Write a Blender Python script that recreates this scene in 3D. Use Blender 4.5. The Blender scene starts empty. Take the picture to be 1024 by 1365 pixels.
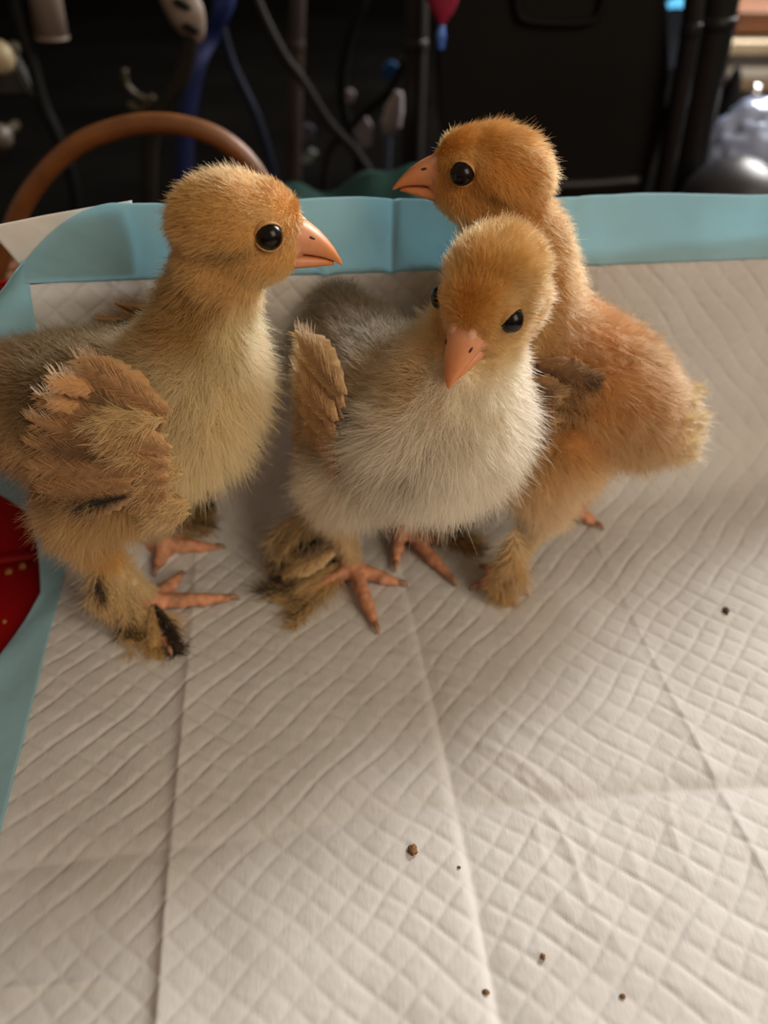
import bpy, bmesh, math, random
import numpy as np
from mathutils import Vector, Matrix, noise as mnoise

# ------------------------------------------------------------------ camera, light, exposure
scene = bpy.context.scene
COL = scene.collection
PITCH, CAM_H, FPX = math.radians(37.5), 0.22, 1150.0
cam_data = bpy.data.cameras.new('camera')
cam = bpy.data.objects.new('camera', cam_data)
COL.objects.link(cam)
cam.location = (0, 0, CAM_H)
cam.rotation_euler = (math.pi / 2 - PITCH, 0, 0)
cam_data.sensor_fit = 'VERTICAL'
cam_data.sensor_height = 36.0
cam_data.lens = FPX / 1365.0 * 36.0
cam_data.clip_start = 0.01
cam_data.dof.use_dof = True
cam_data.dof.focus_distance = 0.247
cam_data.dof.aperture_fstop = 7.5
scene.camera = cam

world = bpy.data.worlds.new('world')
scene.world = world
world.use_nodes = True
wb = world.node_tree.nodes['Background']
wb.inputs[0].default_value = (1.0, 0.79, 0.58, 1)
wb.inputs[1].default_value = 0.19


def area_light(name, loc, target, sx, sy, energy, color):
    d = bpy.data.lights.new(name, 'AREA')
    d.shape = 'RECTANGLE'
    d.size, d.size_y, d.energy, d.color = sx, sy, energy, color
    o = bpy.data.objects.new(name, d)
    COL.objects.link(o)
    o.location = loc
    o.rotation_euler = (Vector(target) - Vector(loc)).to_track_quat('-Z', 'Y').to_euler()
    return o


area_light('window_daylight', (0.80, 1.12, 0.78), (0.03, 0.16, 0.03), 0.50, 0.55, 26.0, (1.0, 0.97, 0.93))
area_light('room_fill_light', (1.2, -0.9, 1.1), (0.0, 0.2, 0.05), 1.0, 1.2, 19.0, (1.0, 0.85, 0.66))  # added warm fill from the front right, not a window of the room

vs = scene.view_settings
vs.view_transform = 'Standard'
vs.look = 'None'
vs.exposure = 0.06
vs.gamma = 1.0
vs.use_curve_mapping = False
scene.cycles.use_denoising = True

# ------------------------------------------------------------------ helpers
HAIR = 1.0
CP, SP = math.cos(PITCH), math.sin(PITCH)


def at(px, py, Y):
    """the point on the sight line through a pixel of the 1024x1365 frame at depth Y"""
    u, v = (px - 512) / FPX, (682.5 - py) / FPX
    t = Y / (CP + v * SP)
    return Vector((u * t, Y, CAM_H + t * (-SP + v * CP)))


def on_floor(px, py, z=0.0):
    u, v = (px - 512) / FPX, (682.5 - py) / FPX
    t = (CAM_H - z) / (SP - v * CP)
    return Vector((u * t, t * (CP + v * SP), z))


def srgb(r, g, b):
    f = lambda c: (c / 255 / 12.92) if c / 255 <= 0.04045 else ((c / 255 + 0.055) / 1.055) ** 2.4
    return np.array((f(r), f(g), f(b)))


def nodes_of(m):
    m.use_nodes = True
    nt = m.node_tree
    return nt, nt.nodes['Principled BSDF']


def mat(name, color, rough=0.6, metal=0.0, var=0.0, scale=40.0, bump=0.0, bscale=200.0, spec=0.5, emit=None, estr=0.0, trans=0.0, coat=0.0):
    m = bpy.data.materials.new(name)
    nt, b = nodes_of(m)
    b.inputs['Base Color'].default_value = (*color, 1)
    b.inputs['Roughness'].default_value = rough
    b.inputs['Metallic'].default_value = metal
    b.inputs['Specular IOR Level'].default_value = spec
    b.inputs['Coat Weight'].default_value = coat
    b.inputs['Transmission Weight'].default_value = trans
    tc = nt.nodes.new('ShaderNodeTexCoord')
    if var > 0:
        n = nt.nodes.new('ShaderNodeTexNoise')
        n.inputs['Scale'].default_value = scale
        n.inputs['Detail'].default_value = 4
        nt.links.new(tc.outputs['Object'], n.inputs['Vector'])
        r = nt.nodes.new('ShaderNodeValToRGB')
        r.color_ramp.elements[0].position = 0.3
        r.color_ramp.elements[1].position = 0.7
        r.color_ramp.elements[0].color = (*[c * (1 - var) for c in color], 1)
        r.color_ramp.elements[1].color = (*[min(1, c * (1 + var)) for c in color], 1)
        nt.links.new(n.outputs['Fac'], r.inputs['Fac'])
        nt.links.new(r.outputs['Color'], b.inputs['Base Color'])
    if bump > 0:
        n2 = nt.nodes.new('ShaderNodeTexNoise')
        n2.inputs['Scale'].default_value = bscale
        n2.inputs['Detail'].default_value = 3
        nt.links.new(tc.outputs['Object'], n2.inputs['Vector'])
        bp = nt.nodes.new('ShaderNodeBump')
        bp.inputs['Strength'].default_value = bump
        bp.inputs['Distance'].default_value = 0.001
        nt.links.new(n2.outputs['Fac'], bp.inputs['Height'])
        nt.links.new(bp.outputs['Normal'], b.inputs['Normal'])
    if emit is not None:
        b.inputs['Emission Color'].default_value = (*emit, 1)
        b.inputs['Emission Strength'].default_value = estr
    return m


def attr_mat(name, rough=0.7, spec=0.3, bump=0.0, bscale=1500.0, sheen=0.0, transl=0.0):
    """principled material coloured by the mesh's own 'col' attribute"""
    m = bpy.data.materials.new(name)
    nt, b = nodes_of(m)
    a = nt.nodes.new('ShaderNodeAttribute')
    a.attribute_name = 'col'
    nt.links.new(a.outputs['Color'], b.inputs['Base Color'])
    b.inputs['Roughness'].default_value = rough
    b.inputs['Specular IOR Level'].default_value = spec
    b.inputs['Sheen Weight'].default_value = sheen
    if bump > 0:
        tc = nt.nodes.new('ShaderNodeTexCoord')
        n2 = nt.nodes.new('ShaderNodeTexNoise')
        n2.inputs['Scale'].default_value = bscale
        nt.links.new(tc.outputs['Object'], n2.inputs['Vector'])
        bp = nt.nodes.new('ShaderNodeBump')
        bp.inputs['Strength'].default_value = bump
        bp.inputs['Distance'].default_value = 0.0004
        nt.links.new(n2.outputs['Fac'], bp.inputs['Height'])
        nt.links.new(bp.outputs['Normal'], b.inputs['Normal'])
    if transl > 0:
        out = nt.nodes['Material Output']
        tr = nt.nodes.new('ShaderNodeBsdfTranslucent')
        nt.links.new(a.outputs['Color'], tr.inputs['Color'])
        mx = nt.nodes.new('ShaderNodeMixShader')
        mx.inputs['Fac'].default_value = transl
        nt.links.new(b.outputs[0], mx.inputs[1])
        nt.links.new(tr.outputs[0], mx.inputs[2])
        nt.links.new(mx.outputs[0], out.inputs['Surface'])
    return m


def tag(o, label=None, cat=None, group=None, kind=None):
    if label: o['label'] = label
    if cat: o['category'] = cat
    if group: o['group'] = group
    if kind: o['kind'] = kind
    return o


def link(name, data, parent=None):
    o = bpy.data.objects.new(name, data)
    COL.objects.link(o)
    if parent is not None:
        o.parent = parent
    return o


def empty(name, loc=(0, 0, 0), rz=0.0):
    o = link(name, None)
    o.location = loc
    o.rotation_euler = (0, 0, rz)
    o.empty_display_size = 0.01
    return o


def mesh_obj(name, verts, faces, material, parent=None, smooth=True, cols=None):
    me = bpy.data.meshes.new(name)
    me.from_pydata([tuple(v) for v in verts], [], [tuple(f) for f in faces])
    me.update()
    if smooth:
        me.polygons.foreach_set('use_smooth', [True] * len(me.polygons))
    if cols is not None:
        a = me.attributes.new('col', 'FLOAT_COLOR', 'POINT')
        c4 = np.ones((len(me.vertices), 4), np.float32)
        c4[:, :3] = cols
        a.data.foreach_set('color', c4.ravel())
    me.materials.append(material)
    return link(name, me, parent)


def bm_obj(name, bm, material, parent=None, smooth=False):
    me = bpy.data.meshes.new(name)
    bmesh.ops.recalc_face_normals(bm, faces=bm.faces)
    bm.to_mesh(me)
    bm.free()
    if smooth:
        me.polygons.foreach_set('use_smooth', [True] * len(me.polygons))
    me.materials.append(material)
    return link(name, me, parent)


def box_bm(bm, c, s, rot=None, bevel=0.0, seg=2):
    M = Matrix.Translation(c) @ (rot.to_4x4() if rot is not None else Matrix.Identity(4)) @ Matrix.Diagonal((*s, 1))
    r = bmesh.ops.create_cube(bm, size=1.0, matrix=M)
    if bevel > 0:
        es = {e for v in r['verts'] for e in v.link_edges}
        bmesh.ops.bevel(bm, geom=list(es), offset=bevel, segments=seg, affect='EDGES', profile=0.5)
    return bm


def box(name, c, s, m, parent=None, rot=None, bevel=0.0, seg=2):
    bm = bmesh.new()
    box_bm(bm, c, s, rot, bevel, seg)
    return bm_obj(name, bm, m, parent, smooth=False)


def spline(pts, n):
    P = np.array([tuple(p) for p in pts], float)
    P = np.vstack([2 * P[0] - P[1], P, 2 * P[-1] - P[-2]])
    out = []
    k = len(P) - 3
    for i in np.linspace(0, k - 1e-6, n):
        j = int(i); t = i - j
        a, b, c, d = P[j], P[j + 1], P[j + 2], P[j + 3]
        out.append(0.5 * (2 * b + (c - a) * t + (2 * a - 5 * b + 4 * c - d) * t * t + (3 * b - a - 3 * c + d) * t ** 3))
    return np.array(out)


def tube_geo(path, radii, sides=10, squash=1.0):
    path = np.array(path); n = len(path)
    rad = np.broadcast_to(np.array(radii, float), (n,))
    T = np.gradient(path, axis=0)
    T /= np.linalg.norm(T, axis=1)[:, None] + 1e-12
    up = np.array((0, 0, 1.0)) if abs(T[0][2]) < 0.9 else np.array((0, 1.0, 0))
    verts, faces = [], []
    N = np.cross(T[0], up); N /= np.linalg.norm(N)
    for i in range(n):
        N = N - T[i] * np.dot(N, T[i]); N /= np.linalg.norm(N) + 1e-12
        B = np.cross(T[i], N)
        for k in range(sides):
            a = 2 * math.pi * k / sides
            verts.append(path[i] + rad[i] * (math.cos(a) * N + squash * math.sin(a) * B))
    for i in range(n - 1):
        for k in range(sides):
            a, b = i * sides + k, i * sides + (k + 1) % sides
            faces.append((a, b, b + sides, a + sides))
    faces.append(tuple(range(sides))[::-1])
    faces.append(tuple(range((n - 1) * sides, n * sides)))
    return verts, faces


def tube(name, pts, r, m, parent=None, n=40, sides=10, squash=1.0):
    path = spline(pts, n)
    rr = np.interp(np.linspace(0, 1, n), np.linspace(0, 1, len(np.atleast_1d(r))), np.atleast_1d(r)) if np.ndim(r) else r
    v, f = tube_geo(path, rr, sides, squash)
    return mesh_obj(name, v, f, m, parent)


def lathe(name, c, prof, m, parent=None, sides=24, rot=None):
    verts, faces = [], []
    R = rot if rot is not None else Matrix.Identity(3)
    for (r, z) in prof:
        for k in range(sides):
            a = 2 * math.pi * k / sides
            verts.append(Vector(c) + R @ Vector((r * math.cos(a), r * math.sin(a), z)))
    n = len(prof)
    for i in range(n - 1):
        for k in range(sides):
            a, b = i * sides + k, i * sides + (k + 1) % sides
            faces.append((a, b, b + sides, a + sides))
    faces.append(tuple(range(sides))[::-1])
    faces.append(tuple(range((n - 1) * sides, n * sides)))
    return mesh_obj(name, verts, faces, m, parent)


# smooth value noise for numpy arrays
def vnoise(P, scale, seed=0):
    """cheap smooth pseudo noise in [-1,1] for an (N,3) array"""
    rs = np.random.RandomState(seed)
    out = np.zeros(len(P))
    for k in range(6):
        d = rs.normal(size=3); d /= np.linalg.norm(d)
        f = scale * (0.6 + 0.9 * rs.rand())
        out += np.sin(P @ d * f + rs.rand() * 6.28 + 1.3 * np.sin(P @ np.roll(d, 1) * f * 0.7 + rs.rand() * 6.28))
    return out / 3.5


def sstep(a, b, x):
    t = np.clip((x - a) / (b - a), 0, 1)
    return t * t * (3 - 2 * t)


# ------------------------------------------------------------------ the setting
M_dark_wall = mat('shade_dark_wall', (0.004, 0.004, 0.0035), 0.95, var=0.3, scale=3, spec=0.0)  # near-black wall and floor colours stand in for the low light back there
M_floor = mat('dark_floor', (0.005, 0.0045, 0.004), 0.9, var=0.3, scale=8, spec=0.0)
tag(box('floor', (0, 0.8, -0.022), (4.0, 4.0, 0.02), M_floor), kind='structure')
tag(box('wall_back', (0, 1.75, 0.9), (4.0, 0.04, 1.9), M_dark_wall), kind='structure')

# ------------------------------------------------------------------ red bin
WALL_A = math.radians(12.5)
W0 = Vector((-0.107, 0.272, 0))
WD = Vector((math.cos(WALL_A), math.sin(WALL_A), 0))
WN = Vector((-WD.y, WD.x, 0))
M_red = mat('red_plastic', srgb(140, 6, 10), 0.38, var=0.12, scale=20, bump=0.08, bscale=300)


def red_bin():
    root = empty('storage_bin', (0, 0.1, -0.011))
    tag(root, 'red plastic storage bin lined with a quilted white pad', 'bin')
    M = Matrix.Translation(-root.location)

    def plate(name, pts, z0, z1, th):
        bm = bmesh.new()
        vs_ = []
        n = Vector((-(pts[1] - pts[0]).y, (pts[1] - pts[0]).x, 0)).normalized() * th
        for p in (pts[0], pts[1], pts[1] + n, pts[0] + n):
            vs_.append((bm.verts.new((p.x, p.y, z0)), bm.verts.new((p.x, p.y, z1))))
        for i in range(4):
            j = (i + 1) % 4
            bm.faces.new((vs_[i][0], vs_[j][0], vs_[j][1], vs_[i][1]))
        bm.faces.new([v[0] for v in vs_][::-1]); bm.faces.new([v[1] for v in vs_])
        bmesh.ops.bevel(bm, geom=list(bm.edges), offset=0.0012, segments=2, affect='EDGES')
        bm.transform(M)
        return bm_obj(name, bm, M_red, root)
    A, B = W0 - WD * 0.11, W0 + WD * 0.36
    C, D = Vector((0.31, -0.10, 0)), Vector((-0.20, -0.10, 0))
    plate('back_wall', (A, B), -0.010, 0.108, 0.004)
    plate('side_wall', (D, A), -0.010, 0.03, 0.004)
    plate('side_wall', (B, C), -0.010, 0.03, 0.004)
    plate('front_wall', (C, D), -0.010, 0.03, 0.004)
    bm = bmesh.new()
    lo = [bm.verts.new((p.x, p.y, -0.0105)) for p in (A, B, C, D)]
    hi = [bm.verts.new((p.x, p.y, -0.0045)) for p in (A, B, C, D)]
    bm.faces.new(lo); bm.faces.new(hi)
    for i in range(4):
        j = (i + 1) % 4
        bm.faces.new((lo[i], lo[j], hi[j], hi[i]))
    bm.transform(M)
    bm_obj('base', bm, M_red, root)
    bm = bmesh.new()
    vv = [W0 + WD * k + WN * -0.0003 for k in (-0.108, 0.35)]
    p0, p1 = vv
    box_bm(bm, (p0 + p1) / 2 + Vector((0, 0, -0.0028)) - WN * 0.002, ((p1 - p0).length, 0.005, 0.003), Matrix.Rotation(WALL_A, 3, 'Z'), 0.0012)
    bm.transform(M)
    bm_obj('seam', bm, M_red, root)


red_bin()

# ------------------------------------------------------------------ quilted pad
PA = math.radians(7.2)
ES, ET = np.array((math.cos(PA), math.sin(PA))), np.array((-math.sin(PA), math.cos(PA)))
S_EDGE = -0.0906           # left edge of the white quilting
FOLDS_S = (-0.1213, -0.0415, 0.0383, 0.1177, 0.197)
FOLD_T = 0.141
RAD = 0.024


def pad_t_wall(s):
    return 0.2815 + (s + 0.0721) * math.tan(math.radians(5.3)) - 0.004


def pad_relief(s, t, quilt=1.0):
    p = 0.0104
    ws = s + 0.0006 * np.sin(t * 95 + 1.0) + 0.0006 * np.sin(t * 210 + s * 60)
    wt = t + 0.0006 * np.sin(s * 85) + 0.0006 * np.sin(s * 190 - t * 70 + 2)
    a = (ws + wt) / p; b = (ws - wt) / p
    da = np.abs(a - np.round(a)) * p * 0.707
    db = np.abs(b - np.round(b)) * p * 0.707
    P3 = np.stack([s, t, 0 * s], -1).reshape(-1, 3)
    fade = 0.75 + 0.4 * vnoise(P3, 60, 5).reshape(s.shape)
    gl = 0.8 + 0.5 * vnoise(P3, 260, 6).reshape(s.shape)
    ga = np.exp(-(da / 0.0007) ** 2) * np.clip(gl, 0.15, 1.4)
    gb = np.exp(-(db / 0.0007) ** 2) * np.clip(1.7 - gl, 0.15, 1.4)
    h = -0.00038 * quilt * np.clip(fade, 0.3, 1.2) * np.maximum(ga, gb)
    h += 0.00022 * quilt * np.sqrt(np.clip(np.sin(np.pi * (a % 1)) * np.sin(np.pi * (b % 1)), 0, 1))
    # fold creases: a crisp line with a long, lopsided shoulder
    for k, f in enumerate(FOLDS_S):
        d = s - f - 0.0008 * np.sin(t * 25 + k * 2)
        A, wl, wr = ((0.0, 1, 1), (0.0019, 0.0014, 0.0065), (-0.0022, 0.0013, 0.0060), (0.0008, 0.001, 0.003), (-0.001, 0.001, 0.005))[k]
        h += A * np.exp(-np.sqrt(d * d + 0.00025 ** 2) / np.where(d > 0, wr, wl)) * (1 - 0.55 * sstep(0.16, 0.24, t))
    d = t - FOLD_T - 0.0020 * np.sin(s * 30 + 0.5) - 0.0008 * np.sin(s * 75)
    h -= 0.0024 * np.exp(-np.sqrt(d * d + 0.0003 ** 2) / np.where(d > 0, 0.0035, 0.008)) * (0.4 + 0.6 * sstep(-0.05, 0.06, s))
    d = t - 0.1065 - 0.0015 * np.sin(s * 40)
    h += 0.0006 * np.exp(-(d / 0.0012) ** 2) * (1 - sstep(-0.07, -0.04, s))
    # short wrinkles fanning out near the crossing of the folds
    for k, (s0, t0, L, an) in enumerate(((0.060, 0.128, .022, 1.7), (0.067, 0.126, .026, 1.75), (0.074, 0.131, .018, 1.5), (0.055, 0.160, .02, 2.3), (0.063, 0.155, .018, 2.0), (0.10, 0.128, .016, 1.4), (0.085, 0.124, .02, 1.6), (0.06, 0.175, .03, 2.4))):
        du = (s - s0) * math.cos(an) + (t - t0) * math.sin(an); dv = -(s - s0) * math.sin(an) + (t - t0) * math.cos(an)
        h += (0.00045 if k % 2 else 0.0003) * np.exp(-(du / L) ** 2 - ((dv + 0.0012 * np.sin(du * 160 + k)) / 0.0015) ** 2)
    h = np.where(h < 0, -0.0026 * np.tanh(-h / 0.0026), h)
    h += 0.0005 * vnoise(P3, 45, 2).reshape(s.shape) + 0.0003 * vnoise(P3, 220, 3).reshape(s.shape) + 0.00006 * vnoise(P3, 1500, 9).reshape(s.shape)
    return h


def pad_point(s, t, lift=0.0, quilt=1.0):
    """pad coordinates (across, along) to the world: flat on the bin's base, round the bend, up its back wall"""
    s = np.asarray(s, float); t = np.asarray(t, float)
    h = pad_relief(s, t, quilt) + lift
    s_flat = s
    tw = pad_t_wall(s) - RAD
    arc = RAD * math.pi / 2
    flat = t <= tw
    bend = (~flat) & (t <= tw + arc)
    ph = np.clip((t - tw) / RAD, 0, math.pi / 2)
    tt = np.where(flat, t, tw + RAD * np.sin(ph))
    zz = np.where(flat, 0, RAD * (1 - np.cos(ph)))
    over = np.maximum(t - tw - arc, 0)
    zz = zz + over
    tt = tt + over * 0.03
    s = s + 0.009 * np.clip(zz / 0.1, 0, 1.2) * np.clip((0.06 - s_flat) / 0.15, 0, 1)
    nt, nz = -np.sin(ph), np.cos(ph)
    tt = tt + nt * h
    zz = zz + nz * h
    x = s * ES[0] + tt * ET[0]
    y = s * ES[1] + tt * ET[1]
    return np.stack([x, y, zz], -1)


def grid_faces(ns, nt_, mask=None):
    i = np.arange(nt_ - 1)[:, None] * ns + np.arange(ns - 1)[None, :]
    f = np.stack([i, i + 1, i + 1 + ns, i + ns], -1).reshape(-1, 4)
    return f if mask is None else f[mask.reshape(-1)]


def fast_mesh(name, V, F, material, parent, smooth=True):
    me = bpy.data.meshes.new(name)
    used = np.unique(F)
    remap = np.full(len(V), -1); remap[used] = np.arange(len(used))
    V = V[used]; F = remap[F]
    me.vertices.add(len(V)); me.vertices.foreach_set('co', V.astype(np.float32).ravel())
    me.loops.add(F.size); me.loops.foreach_set('vertex_index', F.ravel().astype(np.int32))
    me.polygons.add(len(F))
    me.polygons.foreach_set('loop_start', (np.arange(len(F)) * 4).astype(np.int32))
    me.polygons.foreach_set('use_smooth', [smooth] * len(F))
    me.update(calc_edges=True)
    me.validate()
    me.materials.append(material)
    return link(name, me, parent)


def add_translucency(m, fac):
    nt = m.node_tree
    b, out = nt.nodes['Principled BSDF'], nt.nodes['Material Output']
    tr = nt.nodes.new('ShaderNodeBsdfTranslucent')
    src = b.inputs['Base Color'].links
    if src:
        nt.links.new(src[0].from_socket, tr.inputs['Color'])
    else:
        tr.inputs['Color'].default_value = b.inputs['Base Color'].default_value
    mx = nt.nodes.new('ShaderNodeMixShader'); mx.inputs['Fac'].default_value = fac
    nt.links.new(b.outputs[0], mx.inputs[1]); nt.links.new(tr.outputs[0], mx.inputs[2])
    nt.links.new(mx.outputs[0], out.inputs['Surface'])


def pad_white_material():
    m = bpy.data.materials.new('quilted_white_nonwoven')
    nt, b = nodes_of(m)
    tc = nt.nodes.new('ShaderNodeTexCoord')
    n = nt.nodes.new('ShaderNodeTexNoise'); n.inputs['Scale'].default_value = 18; n.inputs['Detail'].default_value = 5
    nt.links.new(tc.outputs['Object'], n.inputs['Vector'])
    r = nt.nodes.new('ShaderNodeValToRGB')
    r.color_ramp.elements[0].color = (0.73, 0.70, 0.66, 1); r.color_ramp.elements[0].position = 0.3
    r.color_ramp.elements[1].color = (0.79, 0.775, 0.75, 1); r.color_ramp.elements[1].position = 0.65
    nt.links.new(n.outputs['Fac'], r.inputs['Fac'])
    nt.links.new(r.outputs['Color'], b.inputs['Base Color'])
    b.inputs['Roughness'].default_value = 0.75
    b.inputs['Specular IOR Level'].default_value = 0.25
    mp = nt.nodes.new('ShaderNodeMapping'); mp.inputs['Scale'].default_value = (900, 250, 900)
    nt.links.new(tc.outputs['Object'], mp.inputs['Vector'])
    n2 = nt.nodes.new('ShaderNodeTexNoise'); n2.inputs['Scale'].default_value = 1.0; n2.inputs['Detail'].default_value = 3
    nt.links.new(mp.outputs[0], n2.inputs['Vector'])
    bp = nt.nodes.new('ShaderNodeBump'); bp.inputs['Strength'].default_value = 0.25; bp.inputs['Distance'].default_value = 0.0005
    nt.links.new(n2.outputs['Fac'], bp.inputs['Height'])
    nt.links.new(bp.outputs['Normal'], b.inputs['Normal'])
    add_translucency(m, 0.2)
    return m


M_pad = pad_white_material()
M_blue = mat('blue_film', srgb(182, 226, 238), 0.45, var=0.07, scale=30, bump=0.15, bscale=120, spec=0.35)
add_translucency(M_blue, 0.4)
M_backing = mat('white_backing_paper', (0.78, 0.76, 0.72), 0.6, var=0.04, scale=20, bump=0.06, bscale=200)

pad = empty('puppy_pad', (0.02, 0.15, 0))
tag(pad, 'white quilted absorbent pad with a light blue film border', 'pad')
PO = np.array(pad.location)
PAD_H = lambda s: 0.1105 - 0.052 * (s + 0.09)   # height of the quilting's top edge on the back wall
T_END = lambda s: pad_t_wall(s) - RAD + RAD * math.pi / 2 + PAD_H(s) - RAD


def build_pad():
    s = np.linspace(S_EDGE, 0.232, 500)
    q = np.linspace(0, 1, 590)
    S, Q = np.meshgrid(s, q)
    T0 = -0.02
    T = T0 + Q * (T_END(S) + 0.004 * vnoise(np.stack([S, 0 * S, 0 * S], -1).reshape(-1, 3), 20, 4).reshape(S.shape) - T0)
    V = pad_point(S, T).reshape(-1, 3) - PO
    fast_mesh('quilted_sheet', V, grid_faces(500, 590), M_pad, pad)

    # blue film along the top of the wall, its far corner cut round
    ns, nq = 300, 30
    s = np.linspace(S_EDGE - 0.0015, 0.232, ns); q = np.linspace(0, 1, nq)
    S, Q = np.meshgrid(s, q)
    W = 0.0235 + 0.0006 * np.sin(S * 60)
    corner = np.clip((S_EDGE + 0.033 - S) / 0.0365, 0, 1)
    W = W * np.clip(1 - corner ** 1.6, 0.0, 1) ** 0.8
    T = T_END(S) - 0.0015 + Q * (W + 0.0015)
    P3 = np.stack([S, T, 0 * S], -1).reshape(-1, 3)
    cr = lambda x0, k, w, a: a * np.exp(-np.abs((S - x0) - k * (T - T_END(S))) / w)
    lift = 0.0006 + 0.0011 * vnoise(P3, 150, 11).reshape(S.shape) * Q + cr(-0.0415, 0.15, 0.002, 0.0022) + cr(0.0383, 0.0, 0.0016, 0.0020) \
        + cr(-0.03, 0.5, 0.002, 0.0016) + cr(-0.024, 0.7, 0.002, 0.0013) + cr(0.012, -0.8, 0.0016, 0.0020) + cr(0.100, 0.25, 0.002, 0.0010)
    V = pad_point(S, T, lift, 0.0).reshape(-1, 3) - PO
    o = fast_mesh('blue_border', V, grid_faces(ns, nq), M_blue, pad)
    sm = o.modifiers.new('thickness', 'SOLIDIFY'); sm.thickness = 0.0003

    # blue film along the side: lies on the bin's base, climbs the wall and curls at its edge
    ns, nq = 24, 300
    q = np.linspace(0, 1, nq); u = np.linspace(0, 1, ns)
    U, Q = np.meshgrid(u, q)
    tmax = T_END(S_EDGE) + 0.006
    T = -0.02 + Q * (tmax + 0.02)
    tw = pad_t_wall(S_EDGE) - RAD
    wid = np.interp(T, [-0.02, 0.17, 0.215, tw, tw + 0.03, tw + 0.05, tw + 0.09, tw + 0.112, tw + 0.124, tmax], [0.030, 0.026, 0.0175, 0.0075, 0.013, 0.026, 0.027, 0.018, 0.006, 0.001])
    S = S_EDGE + 0.0005 - U * wid
    lift = 0.0005 - 0.0014 * U + 0.010 * U ** 2 * sstep(tw + 0.03, tw + 0.07, T) + 0.0008 * np.sin(T * 140 + U * 3) * U
    V = pad_point(S, T, lift, 0.0).reshape(-1, 3) - PO
    o = fast_mesh('blue_border', V, grid_faces(ns, nq)[:, ::-1], M_blue, pad)
    sm = o.modifiers.new('thickness', 'SOLIDIFY'); sm.thickness = 0.0003

    # white backing showing behind the rounded blue corner
    ns, nq = 40, 24
    u = np.linspace(0, 1, ns); q = np.linspace(0, 1, nq)
    U, Q = np.meshgrid(u, q)
    c_ = lambda a, b: np.array((a, b))
    tl, tr, bl, br = c_(S_EDGE - 0.0085, 0.0170), c_(S_EDGE + 0.038, 0.0236), c_(S_EDGE - 0.001, 0.0015), c_(S_EDGE + 0.038, 0.002)
    ST = ((1 - U)[..., None] * ((1 - Q)[..., None] * bl + Q[..., None] * tl) + U[..., None] * ((1 - Q)[..., None] * br + Q[..., None] * tr))
    V = pad_point(ST[..., 0], T_END(ST[..., 0]) + ST[..., 1], -0.0012 + 0.003 * (1 - U) ** 4 * Q, 0.0)
    V = V.reshape(-1, 3) - PO
    o = fast_mesh('backing_sheet', V, grid_faces(ns, nq), M_backing, pad)
    sm = o.modifiers.new('thickness', 'SOLIDIFY'); sm.thickness = 0.0003


build_pad()

# ------------------------------------------------------------------ chicks
M_skin = attr_mat('chick_skin', 0.6, 0.35, bump=0.9, bscale=1100)
M_vane = attr_mat('feather_vane', 0.7, 0.25, bump=0.4, bscale=2500, sheen=0.2, transl=0.25)
M_eye = mat('dark_eye', (0.006, 0.004, 0.003), 0.22, spec=0.3, var=0.2, scale=300)
M_lid = mat('pale_eyelid_skin', srgb(196, 150, 96), 0.6, var=0.12, scale=900, bump=0.2, bscale=2500)
M_claw = mat('horn_claw', srgb(158, 116, 90), 0.45, var=0.2, scale=500)
M_nostril = mat('nostril_dark', srgb(70, 30, 22), 0.7, var=0.2, scale=500)


def beak_material(name, base, tip):
    m = bpy.data.materials.new(name)
    nt, b = nodes_of(m)
    a = nt.nodes.new('ShaderNodeAttribute'); a.attribute_name = 'col'
    tc = nt.nodes.new('ShaderNodeTexCoord')
    n = nt.nodes.new('ShaderNodeTexNoise'); n.inputs['Scale'].default_value = 500
    nt.links.new(tc.outputs['Object'], n.inputs['Vector'])
    mx = nt.nodes.new('ShaderNodeMix'); mx.data_type = 'RGBA'; mx.blend_type = 'MULTIPLY'; mx.inputs['Factor'].default_value = 0.25
    nt.links.new(a.outputs['Color'], mx.inputs['A']); nt.links.new(n.outputs['Fac'], mx.inputs['B'])
    nt.links.new(mx.outputs['Result'], b.inputs['Base Color'])
    b.inputs['Roughness'].default_value = 0.45
    b.inputs['Subsurface Weight'].default_value = 0.25
    b.inputs['Subsurface Radius'].default_value = (0.003, 0.001, 0.0005)
    b.inputs['Subsurface Scale'].default_value = 0.6
    return m


M_beak = beak_material('beak_horn', None, None)


def hair_material(name, rough=0.45, mixd=0.5):
    m = bpy.data.materials.new(name)
    m.use_nodes = True
    nt = m.node_tree
    for n in list(nt.nodes):
        if n.type != 'OUTPUT_MATERIAL':
            nt.nodes.remove(n)
    out = [n for n in nt.nodes if n.type == 'OUTPUT_MATERIAL'][0]
    a = nt.nodes.new('ShaderNodeAttribute'); a.attribute_name = 'col'
    h = nt.nodes.new('ShaderNodeBsdfHairPrincipled')
    h.model = 'CHIANG'; h.parametrization = 'COLOR'
    h.inputs['Roughness'].default_value = rough
    h.inputs['Radial Roughness'].default_value = 0.6
    h.inputs['Coat'].default_value = 0.0
    d = nt.nodes.new('ShaderNodeBsdfDiffuse')
    nt.links.new(a.outputs['Color'], h.inputs['Color'])
    nt.links.new(a.outputs['Color'], d.inputs['Color'])
    mx = nt.nodes.new('ShaderNodeMixShader'); mx.inputs['Fac'].default_value = mixd
    nt.links.new(h.outputs[0], mx.inputs[1]); nt.links.new(d.outputs[0], mx.inputs[2])
    nt.links.new(mx.outputs[0], out.inputs['Surface'])
    return m


M_down = hair_material('chick_down')


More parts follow.
